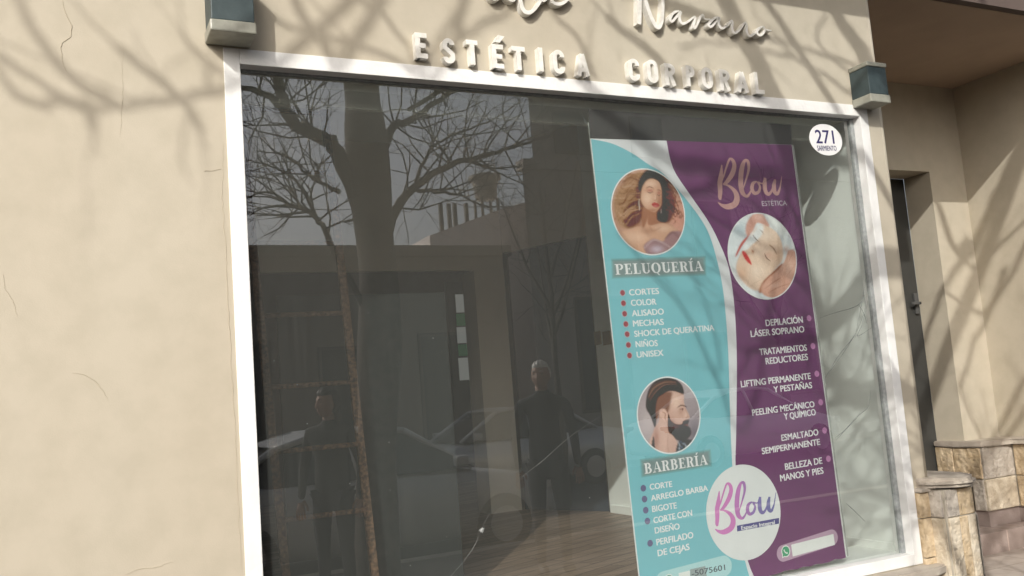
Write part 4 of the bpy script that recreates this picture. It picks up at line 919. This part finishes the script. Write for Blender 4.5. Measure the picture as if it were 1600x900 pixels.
# limbs seen in the glass
LIMB_L = limb([Vector((TX, TY, 2.95))]+[mir(x, y, d) for x, y, d in ((527, 238, 3.4), (498, 213, 3.35), (455, 190, 3.3), (442, 152, 3.2), (430, 110, 3.1), (420, 60, 3.0))], .075, .035, jit=.012)
limb([mir(450, 182, 3.3), mir(420, 150, 3.25), (mir(374, 138, 3.2)), mir(300, 150, 3.1)], .04, .012)
limb([Vector((TX, TY, 2.35))]+[mir(x, y, 3.5) for x, y in ((600, 395), (616, 332), (645, 295), (695, 262), (745, 246), (800, 230), (858, 212))], .065, .010)
limb([mir(642, 297, 3.5)]+[mir(x, y, 3.5) for x, y in ((680, 300), (720, 305), (755, 322), (800, 325))], .022, .004)
limb([mir(650, 290, 3.5)]+[mir(x, y, 3.5) for x, y in ((668, 240), (700, 215), (760, 190), (815, 160))], .02, .004)
limb([Vector((TX, TY, 2.15))]+[mir(x, y, 3.4) for x, y in ((522, 392), (502, 352), (484, 332), (452, 318), (420, 300), (385, 310))], .035, .006)
limb([Vector((TX, TY, 3.2))]+[mir(x, y, 3.5) for x, y in ((610, 205), (640, 190), (680, 160), (730, 130), (790, 90))], .05, .012)
limb([mir(500, 350, 3.4)]+[mir(x, y, 3.45) for x, y in ((470, 290), (430, 262), (385, 250))], .02, .004)
limb([mir(530, 300, 3.4)]+[mir(x, y, 3.6) for x, y in ((490, 280), (450, 245), (400, 235))], .022, .004)
# limbs overhead whose shadows lie on the wall
top = Vector((TX, TY, 4.6))
limb([top]+[src(x, y, 3.5) for x, y in ((1312, 405), (1268, 310), (1232, 215), (1200, 130), (1160, 55), (1115, -30), (1060, -150))], .085, .055, jit=.015)
limb([src(1160, 55, 3.5)]+[src(x, y, 3.6) for x, y in ((1100, 30), (1030, 5), (960, -20), (880, -60))], .05, .03)
limb([src(1215, 165, 3.5)]+[src(x, y, 3.4) for x, y in ((1100, 120), (1050, 130), (1030, 95), (990, 60), (950, 30))], .04, .025)
limb([top]+[src(x, y, 3.9) for x, y in ((1362, 110), (1340, 70), (1318, 40), (1300, 10), (1270, -60))], .07, .04)
limb([src(1362, 110, 3.9)]+[src(x, y, 4.0) for x, y in ((1330, 100), (1260, 78), (1205, 62), (1140, 40))], .018, .01)
limb([src(1370, 150, 3.9)]+[src(x, y, 4.1) for x, y in ((1330, 145), (1290, 118), (1240, 88), (1200, 40))], .02, .01)
limb([src(1370, 150, 3.9)]+[src(x, y, 3.8) for x, y in ((1300, 90), (1275, 60), (1290, 20))], .014, .008)
limb([src(1240, 88, 4.1)]+[src(x, y, 4.1) for x, y in ((1180, 78), (1120, 65), (1060, 75))], .014, .008)
limb([src(1262, 300, 3.5)]+[src(x, y, 3.7) for x, y in ((1235, 262), (1150, 246), (1060, 232), (985, 190), (900, 120))], .055, .035, jit=.012)
limb([src(1150, 246, 3.7)]+[src(x, y, 3.9) for x, y in ((1110, 275), (1060, 280), (1020, 240))], .03, .015)
limb([src(1235, 262, 3.7)]+[src(x, y, 4.0) for x, y in ((1200, 330), (1150, 590), (1115, 560), (1065, 470), (1010, 410))][:0]+[src(x, y, 4.1) for x, y in ((1170, 640), (1120, 580), (1070, 470), (1010, 400), (960, 340))], .014, .010)
limb([src(1120, 580, 4.1)]+[src(x, y, 4.1) for x, y in ((1120, 520), (1090, 430), (1060, 380))], .010, .006)
# long limb to the left
base = [Vector((TX-.02, TY, 4.3)), src(1150, -60, 3.6), src(900, -160, 3.8), src(680, -110, 3.9), src(540, 5, 3.9), src(440, 95, 3.9)]
main = limb(base+[src(x, y, 3.9) for x, y in ((370, 134), (347, 140), (277, 155), (187, 166), (133, 167), (100, 148), (50, 121), (0, 88), (-70, 40))], .030, .010, jit=.008)
limb([src(133, 167, 3.9), src(100, 161, 3.95), src(47, 162, 4), src(20, 143, 4), src(0, 117, 4), src(-50, 60, 4)], .020, .010)
limb([src(180, 164, 3.9), src(133, 137, 4), src(100, 110, 4.1), src(67, 70, 4.3), src(43, 33, 4.5), src(20, -20, 4.6)], .022, .016)
limb([src(135, 166, 3.9), src(143, 190, 4.1), src(149, 215, 4.3)], .030, .006)
limb([src(280, 155, 3.9), src(262, 138, 3.9), src(247, 123, 4), src(213, 97, 4.2), src(185, 75, 4.3)], .019, .017)
limb([src(280, 155, 3.9), src(297, 173, 4), src(311, 200, 4.1)], .018, .012); limb([src(311, 200, 4.1), src(325, 235, 4.3)], .012, .003)
limb([src(372, 132, 3.9), src(340, 107, 4), src(307, 80, 4), src(281, 50, 4)], .014, .009)
limb([src(330, 140, 3.9), src(325, 125, 4), src(330, 100, 4)], .012, .008)
limb([src(760, -120, 3.9), src(690, 110, 3.9), src(609, 89, 3.9), src(533, 62, 3.9), src(435, 33, 3.9), src(400, 0, 3.9)], .02, .010)
limb([src(640, -60, 3.9), src(535, 95, 3.9), src(511, 75, 4), src(480, 35, 4), src(462, 0, 4), src(440, -60, 4)], .026, .02)
limb([src(780, -130, 3.9), src(670, 100, 4), src(635, 67, 4), src(595, 22, 4), src(564, 0, 4), src(500, -60, 4)], .014, .012)
limb([src(640, 105, 4), src(720, 60, 4), src(760, 35, 4), src(800, 10, 4), src(860, -40, 4)], .016, .014)
limb([src(930, 120, 3.8), src(905, 60, 4), src(870, 30, 4), src(840, -30, 4)], .016, .012)
def srcw(px, py, d, Y=1.45):
    P_ = pY(px, py, Y); return P_+SH*(d+Y)
for pts, a, b in (([(1600, 250), (1560, 330), (1530, 375), (1500, 400), (1470, 330), (1455, 290)], .05, .02), ([(1530, 375), (1480, 440), (1450, 500), (1430, 560)], .03, .012),
                  ([(1640, 390), (1590, 440), (1545, 490), (1500, 470), (1470, 450)], .026, .012), ([(1545, 490), (1520, 540), (1500, 610)], .022, .012), ([(1500, 400), (1530, 420), (1600, 430)], .02, .012),
                  ([(1640, 560), (1580, 640), (1540, 710), (1500, 760)], .03, .014), ([(1500, 610), (1530, 680), (1545, 740)], .014, .008)):
    a, b = a*1.25, b*1.4
    limb([top+Vector((0, 0, -.2)) if a > .055 else srcw(pts[0][0]+12, pts[0][1]-30, 3.5)]+[srcw(x, y, 3.5) for x, y in pts], a, b, jit=.01)
obj('trunk', bm, M['bark'], tree, True)
# twigs
bm = BM(); cnt = [0]
def grow(p, d, ln, r, depth, rnd, spread=.9, chk=True):
    pts = [p.copy()]; rad = [r]; n = 3; dd = d.copy()
    for i in range(n):
        dd = (dd+Vector((rnd.gauss(0, .22), rnd.gauss(0, .22), rnd.gauss(.03, .2)))).normalized()
        q = pts[-1]+dd*ln/n
        if in_view(q) or q.z < 2.0 and chk: break
        pts.append(q); rad.append(r*(1-.55*(i+1)/n))
    if len(pts) < 2: return
    tube(bm, pts, rad, 4 if r < .008 else 5, cap=False); cnt[0] += len(pts)
    if depth <= 0 or cnt[0] > 16000: return
    for k in range(rnd.choice((2, 3, 3))):
        i = rnd.randint(1, len(pts)-1); a = Vector((rnd.gauss(0, 1), rnd.gauss(0, .8), rnd.gauss(.15, 1))).normalized()
        nd = (dd+a*spread).normalized(); grow(pts[i], nd, ln*rnd.uniform(.5, .8), rad[i]*.62, depth-1, rnd, spread, chk)
tw = random.Random(31)
for li, (c, r) in enumerate(limbs[:9]):
    n = len(c)
    for k in range(int(n*.75)+4):
        i = tw.randint(max(2, int(n*.22)), n-1); g = (c[min(i+1, n-1)]-c[i-1]).normalized()
        a = Vector((tw.gauss(0, .8), tw.gauss(0, .5), tw.gauss(.35, .8))).normalized()
        grow(c[i], (g*.7+a).normalized(), tw.uniform(.35, .75), min(.010, r[i]*.55), 3, tw)
for c, r in limbs[9:]:
    n = len(c)
    for k in range(2):
        i = tw.randint(int(n*.5), n-1); g = (c[min(i+1, n-1)]-c[i-1]).normalized()
        a = Vector((tw.gauss(0, .8), tw.gauss(0, .5), tw.gauss(.35, .7))).normalized()
        grow(c[i], (g+a).normalized(), tw.uniform(.3, .6), min(.007, r[i]*.45), 1, tw)
obj('crown', bm, M['twig'], tree)

# second and third trees, further along and across the street
def small_tree(x, y, h, r, seed, label, kind='tree', fork=1.6):
    e = empty('street_tree', (x, y, 0), label, kind, 'bare street trees'); rnd = random.Random(seed); b1 = BM()
    c, _ = wiggly(b1, [Vector((x, y, 0)), Vector((x+.03, y, fork*.5)), Vector((x, y, fork)), Vector((x+.02, y, fork*1.5)), Vector((x-.02, y, h))], r, r*.3, jit=.01, rnd=rnd)
    ls = []
    for k in range(6):
        a = rnd.uniform(0, 6.28); z = fork*rnd.uniform(.9, 1.5); s = rnd.uniform(.3, .55)*h/3
        cc, rr_ = wiggly(b1, [Vector((x, y, z)), Vector((x+math.cos(a)*s*.6, y+math.sin(a)*s*.5, z+h*.15)), Vector((x+math.cos(a)*s*1.3, y+math.sin(a)*s, z+h*.38))], r*.5, r*.12, jit=.01, rnd=rnd); ls.append((cc, rr_))
    obj('trunk', b1, M['bark'], e, True)
    global bm; bm = BM(); cnt[0] = 0
    for cc, rr_ in ls+[(c, [r*.3]*len(c))]:
        for k in range(9):
            i = rnd.randint(len(cc)//2, len(cc)-1); a = Vector((rnd.gauss(0, .6), rnd.gauss(0, .6), rnd.gauss(.6, .5))).normalized()
            grow(cc[i], a, h*.13, max(.004, rr_[i]*.5), 2, rnd)
    obj('crown', bm, M['twig'], e)
q = mir(867, 560, 6.8)
small_tree(q.x, -9.5+2.7, 4.3, .06, 5, 'slender bare young tree reflected in the dark doorway beside the poster', fork=2.0)
small_tree(15.5, -13.2, 6.5, .12, 8, 'bare tree across the street beside the tall brown building', fork=2.4)

# ------------------------------------------------------------------ far side of the street, seen only in the glass
M['bld1'] = mat('brown_render', (.23, .18, .14), .85, .12, 1.2, .2, 20)
M['bld2'] = mat('pale_pink_render', (.80, .72, .68), .85, .05, 1.0)
M['bld3'] = mat('grey_brown_render', (.28, .245, .22), .85, .1, .8)
M['winpane'] = mat('dark_window_glass', (.03, .035, .04), .15)
M['shutter'] = mat('dark_shutter', (.09, .07, .055), .7)
def building(name, x0, x1, yf, h, m, wins, label, skew=0, depth=7):
    e = empty(name, ((x0+x1)/2, yf, 0), label, 'building'); bm = BM(); box(bm, x0, x1, yf-depth, yf, 0, h)
    for v in bm.verts: v.co.x += skew*(yf-v.co.y)
    box(bm, x0, x1+.06, yf-.3, yf+.08, h-.14, h+.10)
    obj('wall', bm, M[m], e)
    for (wx, wz, ww, wh) in wins:
        bm = BM(); box(bm, wx-ww/2-.07, wx+ww/2+.07, yf+.001, yf+.05, wz-.07, wz+wh+.07); f = obj('window', bm, M['shutter'], e)
        bm = BM(); box(bm, wx-ww/2, wx+ww/2, yf+.051, yf+.056, wz, wz+wh); g = obj('pane', bm, M['winpane'], f); g.matrix_parent_inverse = Matrix.Identity(4)
    return e
YF = -15.0
zt = mir(560, 384, 15.0).z; xr = mir(792, 380, 15.0).x
building('low_building', -14, xr, YF, zt-.1, 'bld1', [(xx, .3 if k % 2 else 1.1, 1.1, 2.6 if k % 2 else 1.6) for k, xx in enumerate([-11, -8, -5, -2, .8, 3.2, 5.4, 7.6])], 'long low brown building across the street with a flat roof')
x1_ = mir(815, 255, 15.0).x; z1_ = mir(815, 255, 15.0).z
building('tall_building', x1_, x1_+45, YF, z1_, 'bld3', [(x1_+1.8, 1.0, 1.3, 2.6), (x1_+4.8, 1.0, 1.2, 1.6), (x1_+7.8, 1.0, 1.2, 1.6), (x1_+2.4, 4.6, 1.1, 1.4), (x1_+5.4, 4.6, 1.1, 1.4)], 'grey brown flat roofed building right of the low one across the street', skew=.62)
x2_ = mir(850, 200, 21.0).x
building('tower_building', x2_, x2_+40, -21.0-.9, mir(870, 100, 21.0).z+4, 'bld3', [(x2_+1.5, 9.3, 1.2, 1.3), (x2_+4.5, 9.3, 1.2, 1.3), (x2_+1.5, 12.2, 1.2, 1.3)], 'tall brown apartment block rising behind the grey brown building', depth=8, skew=.65)
# pale house with sloping parapet and water tank
hx0 = mir(672, 376, 24.0).x; hx1 = mir(815, 300, 24.0).x; za = mir(690, 368, 24.0).z; zb = mir(770, 325, 24.0).z; zc = mir(812, 300, 24.0).z
ph = empty('pale_house', ((hx0+hx1)/2, -24, 0), 'pale house gable with a sloping parapet behind the low building', 'building')
bm = BM(); vs = []
for y in (-24, -31):
    vs.append([bm.verts.new((x, y, z)) for x, z in ((hx0, 0), (hx1+1.5, 0), (hx1+1.5, zc), ((hx0+hx1)/2+1, zb), (hx0, za))])
n = 5
for i in range(n): bm.faces.new((vs[0][i], vs[0][(i+1) % n], vs[1][(i+1) % n], vs[1][i]))
bm.faces.new(vs[0]); bm.faces.new(vs[1][::-1]); obj('wall', bm, M['bld2'], ph)
for xx in (690, 703, 712, 730):
    bm = BM(); b = mir(xx, 352, 24.3); box(bm, b.x-.06, b.x+.06, b.y-.06, b.y+.06, b.z-1.5, mir(xx, 318, 24.3).z); obj('roof_post', bm, M['shutter'], ph)
tc_ = mir(758, 293, 24.8); tt = mir(758, 275, 24.8).z; tb = mir(758, 312, 24.8).z
wt = empty('water_tank', (tc_.x, tc_.y, tb), 'round water tank with a wide rim on the pale house roof', 'water tank')
bm = BM(); r_ = .52
prof = [(0, tb), (r_*.72, tb), (r_*.8, (tb+tt)/2), (r_*.95, tt-.18), (r_*1.12, tt-.15), (r_*1.12, tt-.02), (r_*.5, tt+.08), (0, tt+.1)]
rings = [[bm.verts.new((tc_.x+rr_*math.cos(k*pi/10), tc_.y+rr_*math.sin(k*pi/10), z)) for k in range(20)] for rr_, z in prof[1:-1]]
for i in range(len(rings)-1):
    for k in range(20): bm.faces.new((rings[i][k], rings[i][(k+1) % 20], rings[i+1][(k+1) % 20], rings[i+1][k]))
bm.faces.new(rings[0][::-1]); bm.faces.new(rings[-1]); obj('tank_body', bm, M['slab'], wt, True)
bm = BM()
for sx, sy in ((-1, -1), (1, -1), (1, 1), (-1, 1)): box(bm, tc_.x+sx*.3-.04, tc_.x+sx*.3+.04, tc_.y+sy*.3-.04, tc_.y+sy*.3+.04, 3, tb)
obj('tank_legs', bm, M['shutter'], wt)

# ------------------------------------------------------------------ parked cars (seen in the glass)
M['greycar'] = mat('grey_car_paint', (.52, .53, .54), .25, .03, 3, spec=.7); M['silver'] = mat('silver_car_paint', (.50, .51, .52), .3, .03, 3, metallic=.5); M['whitecar'] = mat('white_car_paint', (.75, .76, .76), .3, .02, 3)
M['tyre'] = mat('tyre_rubber', (.02, .02, .02), .8); M['rim'] = mat('wheel_rim', (.45, .45, .46), .35, metallic=.8); M['hlight'] = mat('headlight_lens', (.6, .62, .64), .15); M['tlight'] = mat('tail_lens', (.30, .02, .02), .25)
def car(x, y, flip, paint, label, s=1.0):
    e = empty('parked_car', (x, y, -.14), label, 'car', 'cars parked along the street')
    f = -1 if flip else 1
    def V(a, b, c_): return Vector((x+f*a*s, y+b*s, -.14+c_*s))
    # stations: x, half width, sill z, belt z
    stn = [(-2.15, .62, .38, .72), (-2.08, .76, .30, .90), (-1.7, .82, .24, .96), (-1.1, .85, .22, .95), (0, .86, .20, .92), (.95, .85, .22, .90), (1.45, .83, .24, .84), (1.85, .76, .28, .74), (2.10, .60, .34, .62)]
    bm = BM(); rings = []
    for sx, hw, z0, z1 in stn:
        rings.append([bm.verts.new(V(sx, b, c_)) for b, c_ in ((-hw*.92, z0), (-hw, z0+.12), (-hw*1.02, (z0+z1)/2), (-hw*.96, z1-.05), (-hw*.82, z1), (hw*.82, z1), (hw*.96, z1-.05), (hw*1.02, (z0+z1)/2), (hw, z0+.12), (hw*.92, z0))])
    for i in range(len(rings)-1):
        for k in range(10): fce = bm.faces.new((rings[i][k], rings[i][(k+1) % 10], rings[i+1][(k+1) % 10], rings[i+1][k])); fce.smooth = True
    bm.faces.new(rings[0]); bm.faces.new(rings[-1][::-1])
    # roof and pillars
    rf = [(-1.55, .70, .965), (-1.0, .62, 1.30), (-.55, .58, 1.41), (.0, .58, 1.43), (.35, .60, 1.38), (1.05, .70, .935)]
    rr = [[bm.verts.new(V(a, b*hw, c_-(.03 if abs(b) > .9 else 0))) for b in (-1, -.86, 0, .86, 1)] for a, hw, c_ in rf]
    for i in range(1, 4):
        for k in range(4): fce = bm.faces.new((rr[i][k], rr[i][k+1], rr[i+1][k+1], rr[i+1][k])); fce.smooth = True
    def bar(p, q_, r=.035): tube(bm, [p, q_], [r*s, r*s], 6)
    for sgn in (-1, 1):
        for i in range(len(rf)-1): bar(V(rf[i][0], sgn*rf[i][1], rf[i][2]-.02), V(rf[i+1][0], sgn*rf[i+1][1], rf[i+1][2]-.02))
        bar(V(-.25, sgn*.585, 1.40), V(-.2, sgn*.80, .92), .03)
    obj('body', bm, M[paint], e)
    bm = BM()
    gv = [[bm.verts.new(V(a, b*hw*.97, c_-.035)) for b in (-1, 1)] for a, hw, c_ in rf]
    base = [[bm.verts.new(V(a, b*.78, .92)) for b in (-1, 1)] for a, hw, c_ in rf]
    for i in range(len(rf)-1):
        bm.faces.new((gv[i][0], gv[i+1][0], base[i+1][0], base[i][0])); bm.faces.new((gv[i][1], base[i][1], base[i+1][1], gv[i+1][1])); bm.faces.new((gv[i][0], gv[i][1], gv[i+1][1], gv[i+1][0]))
    obj('windows', bm, M['winpane'], e)
    for wx in (-1.35, 1.32):
        for sgn in (-1, 1):
            bm = BM(); c_ = V(wx, sgn*.80, .31); wr = .31*s
            tube(bm, [c_+Vector((0, -.10*s, 0)), c_+Vector((0, -.07*s, 0)), c_+Vector((0, .07*s, 0)), c_+Vector((0, .10*s, 0))], [wr*.9, wr, wr, wr*.9], 24); wo = obj('wheel', bm, M['tyre'], e)
            bm = BM(); tube(bm, [c_+Vector((0, sgn*.085*s, 0)), c_+Vector((0, sgn*.112*s, 0))], [wr*.62, wr*.58], 18); ri = obj('rim', bm, M['rim'], wo); ri.matrix_parent_inverse = Matrix.Identity(4)
    for sgn in (-1, 1):
        bm = BM(); a = V(.88, sgn*.84, .95); b = V(.80, sgn*.97, 1.06); box(bm, min(a.x, b.x)-.02, max(a.x, b.x)+.04, min(a.y, b.y), max(a.y, b.y), a.z, b.z, bev=.02); obj('side_mirror', bm, M[paint], e)
        bm = BM(); a = V(1.92, sgn*.42, .60); b = V(2.07, sgn*.70, .72); box(bm, min(a.x, b.x), max(a.x, b.x), min(a.y, b.y), max(a.y, b.y), a.z, b.z, bev=.02); obj('headlight', bm, M['hlight'], e)
        bm = BM(); a = V(-2.13, sgn*.45, .72); b = V(-2.0, sgn*.75, .84); box(bm, min(a.x, b.x), max(a.x, b.x), min(a.y, b.y), max(a.y, b.y), a.z, b.z, bev=.02); obj('tail_light', bm, M['tlight'], e)
    return e
car(2.85, -5.9, False, 'greycar', 'pale grey sedan parked at the near kerb behind the tree')
car(6.9, -10.9, True, 'silver', 'silver sedan with an arched roof parked across the street')
car(12.0, -10.8, False, 'whitecar', 'white sedan parked across the street near the tall building')
car(.2, -10.9, False, 'whitecar', 'white sedan parked across the street, furthest to the left of those there')

# ------------------------------------------------------------------ two people on the pavement (seen in the glass)
M['skin'] = mat('skin', (.34, .20, .15), .6, .05, 10); M['lip'] = mat('lip_skin', (.24, .09, .08), .5); M['jacket'] = mat('dark_jacket_cloth', (.018, .02, .026), .85, .2, 20, .3, 80); M['trousers'] = mat('dark_trouser_cloth', (.03, .03, .035), .85)
M['jacket2'] = mat('black_coat_cloth', (.025, .025, .024), .85, .2, 20, .3, 80)
M['greyhair'] = mat('grey_hair', (.60, .59, .57), .6, .2, 60); M['dkhair'] = mat('dark_brown_hair', (.03, .02, .015), .5, .2, 60); M['shoe'] = mat('dark_shoe_leather', (.02, .016, .014), .5); M['eye'] = mat('eye', (.06, .045, .04), .2)
def skin_mesh(name, nodes, edges, m, parent, sub=2):
    me = bpy.data.meshes.new(name); me.from_pydata([n[0] for n in nodes], edges, []); o = bpy.data.objects.new(name, me); sc.collection.objects.link(o)
    md = o.modifiers.new('skin', 'SKIN'); md.use_smooth_shade = True
    for i, n in enumerate(nodes):
        r = n[1]; me.skin_vertices[0].data[i].radius = (r, r) if not isinstance(r, tuple) else r
    me.skin_vertices[0].data[0].use_root = True
    s2 = o.modifiers.new('sub', 'SUBSURF'); s2.levels = sub; s2.render_levels = sub
    dg = bpy.context.evaluated_depsgraph_get(); m2 = bpy.data.meshes.new_from_object(o.evaluated_get(dg)); bpy.data.objects.remove(o)
    m2.materials.clear(); m2.materials.append(m)
    for p in m2.polygons: p.use_smooth = True
    o2 = bpy.data.objects.new(name, m2); sc.collection.objects.link(o2); o2.parent = parent; return o2
def ellip(bm, c, rx, ry, rz, seg=18, fn=None):
    g = bmesh.ops.create_uvsphere(bm, u_segments=seg, v_segments=seg, radius=1)
    for v in g['verts']:
        q = Vector((v.co.x*rx, v.co.y*ry, v.co.z*rz))
        if fn: q = fn(q)
        v.co = Vector(c)+q
def person(x, y, H, face_deg, coat, hairm, label, longhair=False, arms='down', headturn=0):
    e = empty('person', (x, y, 0), label, 'person'); e.rotation_euler = (0, 0, R(face_deg))       # faces local +y
    k = H/1.75
    hipz, shz = .93*k, 1.43*k
    sw = (.19 if not longhair else .165)*k
    nodes = [((0, 0, hipz+.03), (.158*k, .122*k)), ((0, .0, 1.13*k), (.145*k, .105*k)), ((0, .01, 1.27*k), (.16*k, .115*k)), ((0, 0, 1.39*k), (.125*k, .085*k)), ((0, 0, 1.47*k), .058*k), ((0, .01, 1.53*k), .052*k)]
    edges = [(0, 1), (1, 2), (2, 3), (3, 4), (4, 5)]; nodes.append(((0, 0, hipz-.13*k), (.166*k, .128*k))); edges.append((0, 6))
    def add(c, r, par): nodes.append((c, r)); edges.append((par, len(nodes)-1)); return len(nodes)-1
    hands = []
    for s in (-1, 1):
        a = add((s*sw, 0, 1.40*k), .062*k, 3)
        if arms == 'crossed': el = (s*.27*k, .05, 1.14*k); wr = (s*-.03*k, .22*k, 1.19*k+s*.03)
        elif arms == 'phone': el = (s*.25*k, .06, 1.14*k); wr = (s*.09*k, .30*k, 1.26*k)
        else: el = (s*.25*k, -.02, 1.12*k); wr = (s*.25*k, .06*k, .87*k)
        b = add(tuple((p+q_)/2 for p, q_ in zip((s*sw, 0, 1.40*k), el)), .050*k, a); b = add(el, .043*k, b); b = add(tuple((p+q_)/2 for p, q_ in zip(el, wr)), .038*k, b); b = add(wr, .030*k, b)
        hands.append((Vector(el), Vector(wr), s))
    body = skin_mesh('body', nodes, edges, coat, e)
    nl = [((0, 0, hipz-.03), (.13*k, .10*k))]; el_ = []
    for s in (-1, 1):
        b = 0
        for c_, r in (((s*.09*k, 0, .86*k), .095*k), ((s*.10*k, .01, .68*k), .08*k), ((s*.10*k, .015, .49*k), .06*k), ((s*.105*k, 0, .30*k), .055*k), ((s*.11*k, -.02, .09*k), .045*k)):
            nl.append((c_, r)); el_.append((b, len(nl)-1)); b = len(nl)-1
    skin_mesh('trousers', nl, el_, M['trousers'], e)
    for s in (-1, 1):
        bm = BM(); ellip(bm, (s*.11*k, .05, .05), .048, .135, .05, 14, lambda q: Vector((q.x, q.y, max(q.z, -.048)))); obj('shoe', bm, M['shoe'], e, True).matrix_parent_inverse = Matrix.Identity(4)
    # hands: palm and five bent fingers
    for eb, wr, s in hands:
        d = (wr-eb).normalized(); side = d.cross(Vector((0, 0, 1)));
        if side.length < .3: side = Vector((1, 0, 0))
        side.normalize(); pn_ = side.cross(d)
        hn = [(tuple(wr), .026*k), (tuple(wr+d*.05), (.034*k, .016*k)), (tuple(wr+d*.085), (.036*k, .014*k))]; he = [(0, 1), (1, 2)]
        for fi, (o_, ln) in enumerate(((-.03, .062), (-.010, .075), (.011, .07), (.031, .055))):
            p0 = wr+d*.09+side*o_; p1 = p0+d*ln*.5-pn_*.008; p2 = p1+d*ln*.35-pn_*.022; b = 2
            for p in (p0, p1, p2): hn.append((tuple(p), .0085)); he.append((b, len(hn)-1)); b = len(hn)-1
        p0 = wr+d*.03+side*s*-.035; p1 = p0+d*.03+side*s*-.02; p2 = p1+d*.028; b = 0
        for p in (p0, p1, p2): hn.append((tuple(p), .010)); he.append((b, len(hn)-1)); b = len(hn)-1
        skin_mesh('hand', hn, he, M['skin'], e, 1)
    # head
    hc = Vector((0, .02, H-.118*k)); ht = R(headturn); rot = Matrix.Rotation(ht, 3, 'Z')
    ga = lambda d, s_: math.exp(-(d/s_)**2)
    def face(u):
        x_, y_, z_ = u; q = Vector((x_*.076, y_*.096, z_*.119)); t = max(0, -z_)
        q.x *= 1-.30*t**1.6
        if y_ < 0: q.y *= 1-.50*t**1.3
        else:
            q.y += .010*t
            q.y += .024*ga(q.x, .011+.006*t)*max(0, min(1, (.034-q.z)/.062))*(1 if q.z > -.030 else ga(q.z+.030, .009))
            for sg in (-1, 1):
                q.y -= .011*ga(q.x-sg*.031, .014)*ga(q.z-.012, .011); q.y += .005*ga(q.x-sg*.030, .022)*ga(q.z-.032, .008); q.y += .004*ga(q.x-sg*.045, .016)*ga(q.z+.020, .018)
            q.y += .008*ga(q.x, .020)*ga(q.z+.057, .006)+.008*ga(q.x, .017)*ga(q.z+.069, .006)-.004*ga(q.x, .024)*ga(q.z+.063, .003); q.y += .010*ga(q.x, .020)*ga(q.z+.098, .014)
        return q*k
    bm = BM(); g_ = bmesh.ops.create_uvsphere(bm, u_segments=56, v_segments=48, radius=1)
    for v in g_['verts']: v.co = hc+rot @ face(v.co)
    for s in (-1, 1): ellip(bm, hc+rot @ Vector((s*.073*k, -.004, -.012)), .008, .020, .031, 12, lambda q: rot @ Matrix.Rotation(-s*.35, 3, 'Z') @ q)
    tube(bm, [Vector((0, -.005, 1.42*k)), Vector((0, .0, 1.50*k)), hc+Vector((0, -.012, -.05))], [.062*k, .054*k, .05*k], 16)
    obj('head', bm, M['skin'], e, True).matrix_parent_inverse = Matrix.Identity(4)
    for s in (-1, 1):
        bm = BM(); ellip(bm, hc+rot @ (Vector((s*.031, .0725, .011))*k), .013, .009, .0065, 12, lambda q: rot @ q); obj('eye', bm, M['eye'], e, True).matrix_parent_inverse = Matrix.Identity(4)
        bm = BM(); tube(bm, [hc+rot @ (Vector((s*.014, .094, .033))*k), hc+rot @ (Vector((s*.032, .090, .037))*k), hc+rot @ (Vector((s*.048, .076, .032))*k)], [.003, .0035, .0015], 6); obj('eyebrow', bm, hairm, e, True).matrix_parent_inverse = Matrix.Identity(4)
    bm = BM(); g_ = bmesh.ops.create_uvsphere(bm, u_segments=56, v_segments=48, radius=1); hr = random.Random(int(H*1000))
    for v in g_['verts']:
        u = v.co.copy(); q = face(u); lo = -.75 if longhair else -.28
        m1 = max(0, min(1, (q.z/k-.058)/.02)); m2 = max(0, min(1, (-.004-q.y/k)/.02))*max(0, min(1, (u.z-lo)/.15)); mm = max(m1, m2)
        ear = ga(abs(q.x/k)-.073, .02)*ga(q.y/k+.004, .018)*ga(q.z/k+.012, .03)
        off = (-.006+(.022 if longhair else .017)*mm*(1-ear*.9))+(hr.uniform(-.0022, .0022) if mm > .5 else 0)+.003*mm*math.sin(q.x*260+q.z*90)
        v.co = hc+rot @ (q+u.normalized()*off)
    if longhair: ellip(bm, hc+rot @ Vector((0, -.062, -.085)), .070, .038, .115, 16, lambda q: rot @ q)
    obj('hair', bm, hairm, e, True).matrix_parent_inverse = Matrix.Identity(4)
    bm = BM(); tube(bm, [hc+rot @ (Vector((x_, y_, -.0635))*k) for x_, y_ in ((-.022, .088), (-.010, .0965), (0, .0985), (.010, .0965), (.022, .088))], [.001, .0035, .004, .0035, .001], 8); obj('mouth', bm, M['lip'], e, True).matrix_parent_inverse = Matrix.Identity(4)
    # collar and front zip of the coat
    bm = BM(); n_ = 20; rg = [[bm.verts.new((.072*k*rr_*math.cos(a_), .068*k*rr_*math.sin(a_)+.004, z_*k)) for a_ in [2*math.pi*i/n_+math.pi/2 for i in range(n_)]] for rr_, z_ in ((1.28, 1.415), (1.02, 1.455), (1.0, 1.478), (.90, 1.478), (.9, 1.44))]
    for i in range(4):
        for j in range(n_): bm.faces.new((rg[i][j], rg[i][(j+1) % n_], rg[i+1][(j+1) % n_], rg[i+1][j]))
    obj('collar', bm, coat, e, True).matrix_parent_inverse = Matrix.Identity(4)
    return e
mp_ = mir(845, 600, 3.0)
person(mp_.x, -3.0, 1.76, 18, M['jacket'], M['greyhair'], 'grey haired man in a dark jacket reflected near the doorway', arms='down', headturn=25)
pp = mir(513, 630, 3.15)
pe = person(pp.x, -3.15, 1.655, 35, M['jacket2'], M['dkhair'], 'dark haired person in a black coat reflected behind the ladder', True, 'down', 40)

# parents were placed after their meshes: keep world positions for nested parts
for o in bpy.data.objects:
    if o.name.startswith('window_glazing'): o.matrix_parent_inverse = Matrix.Identity(4)
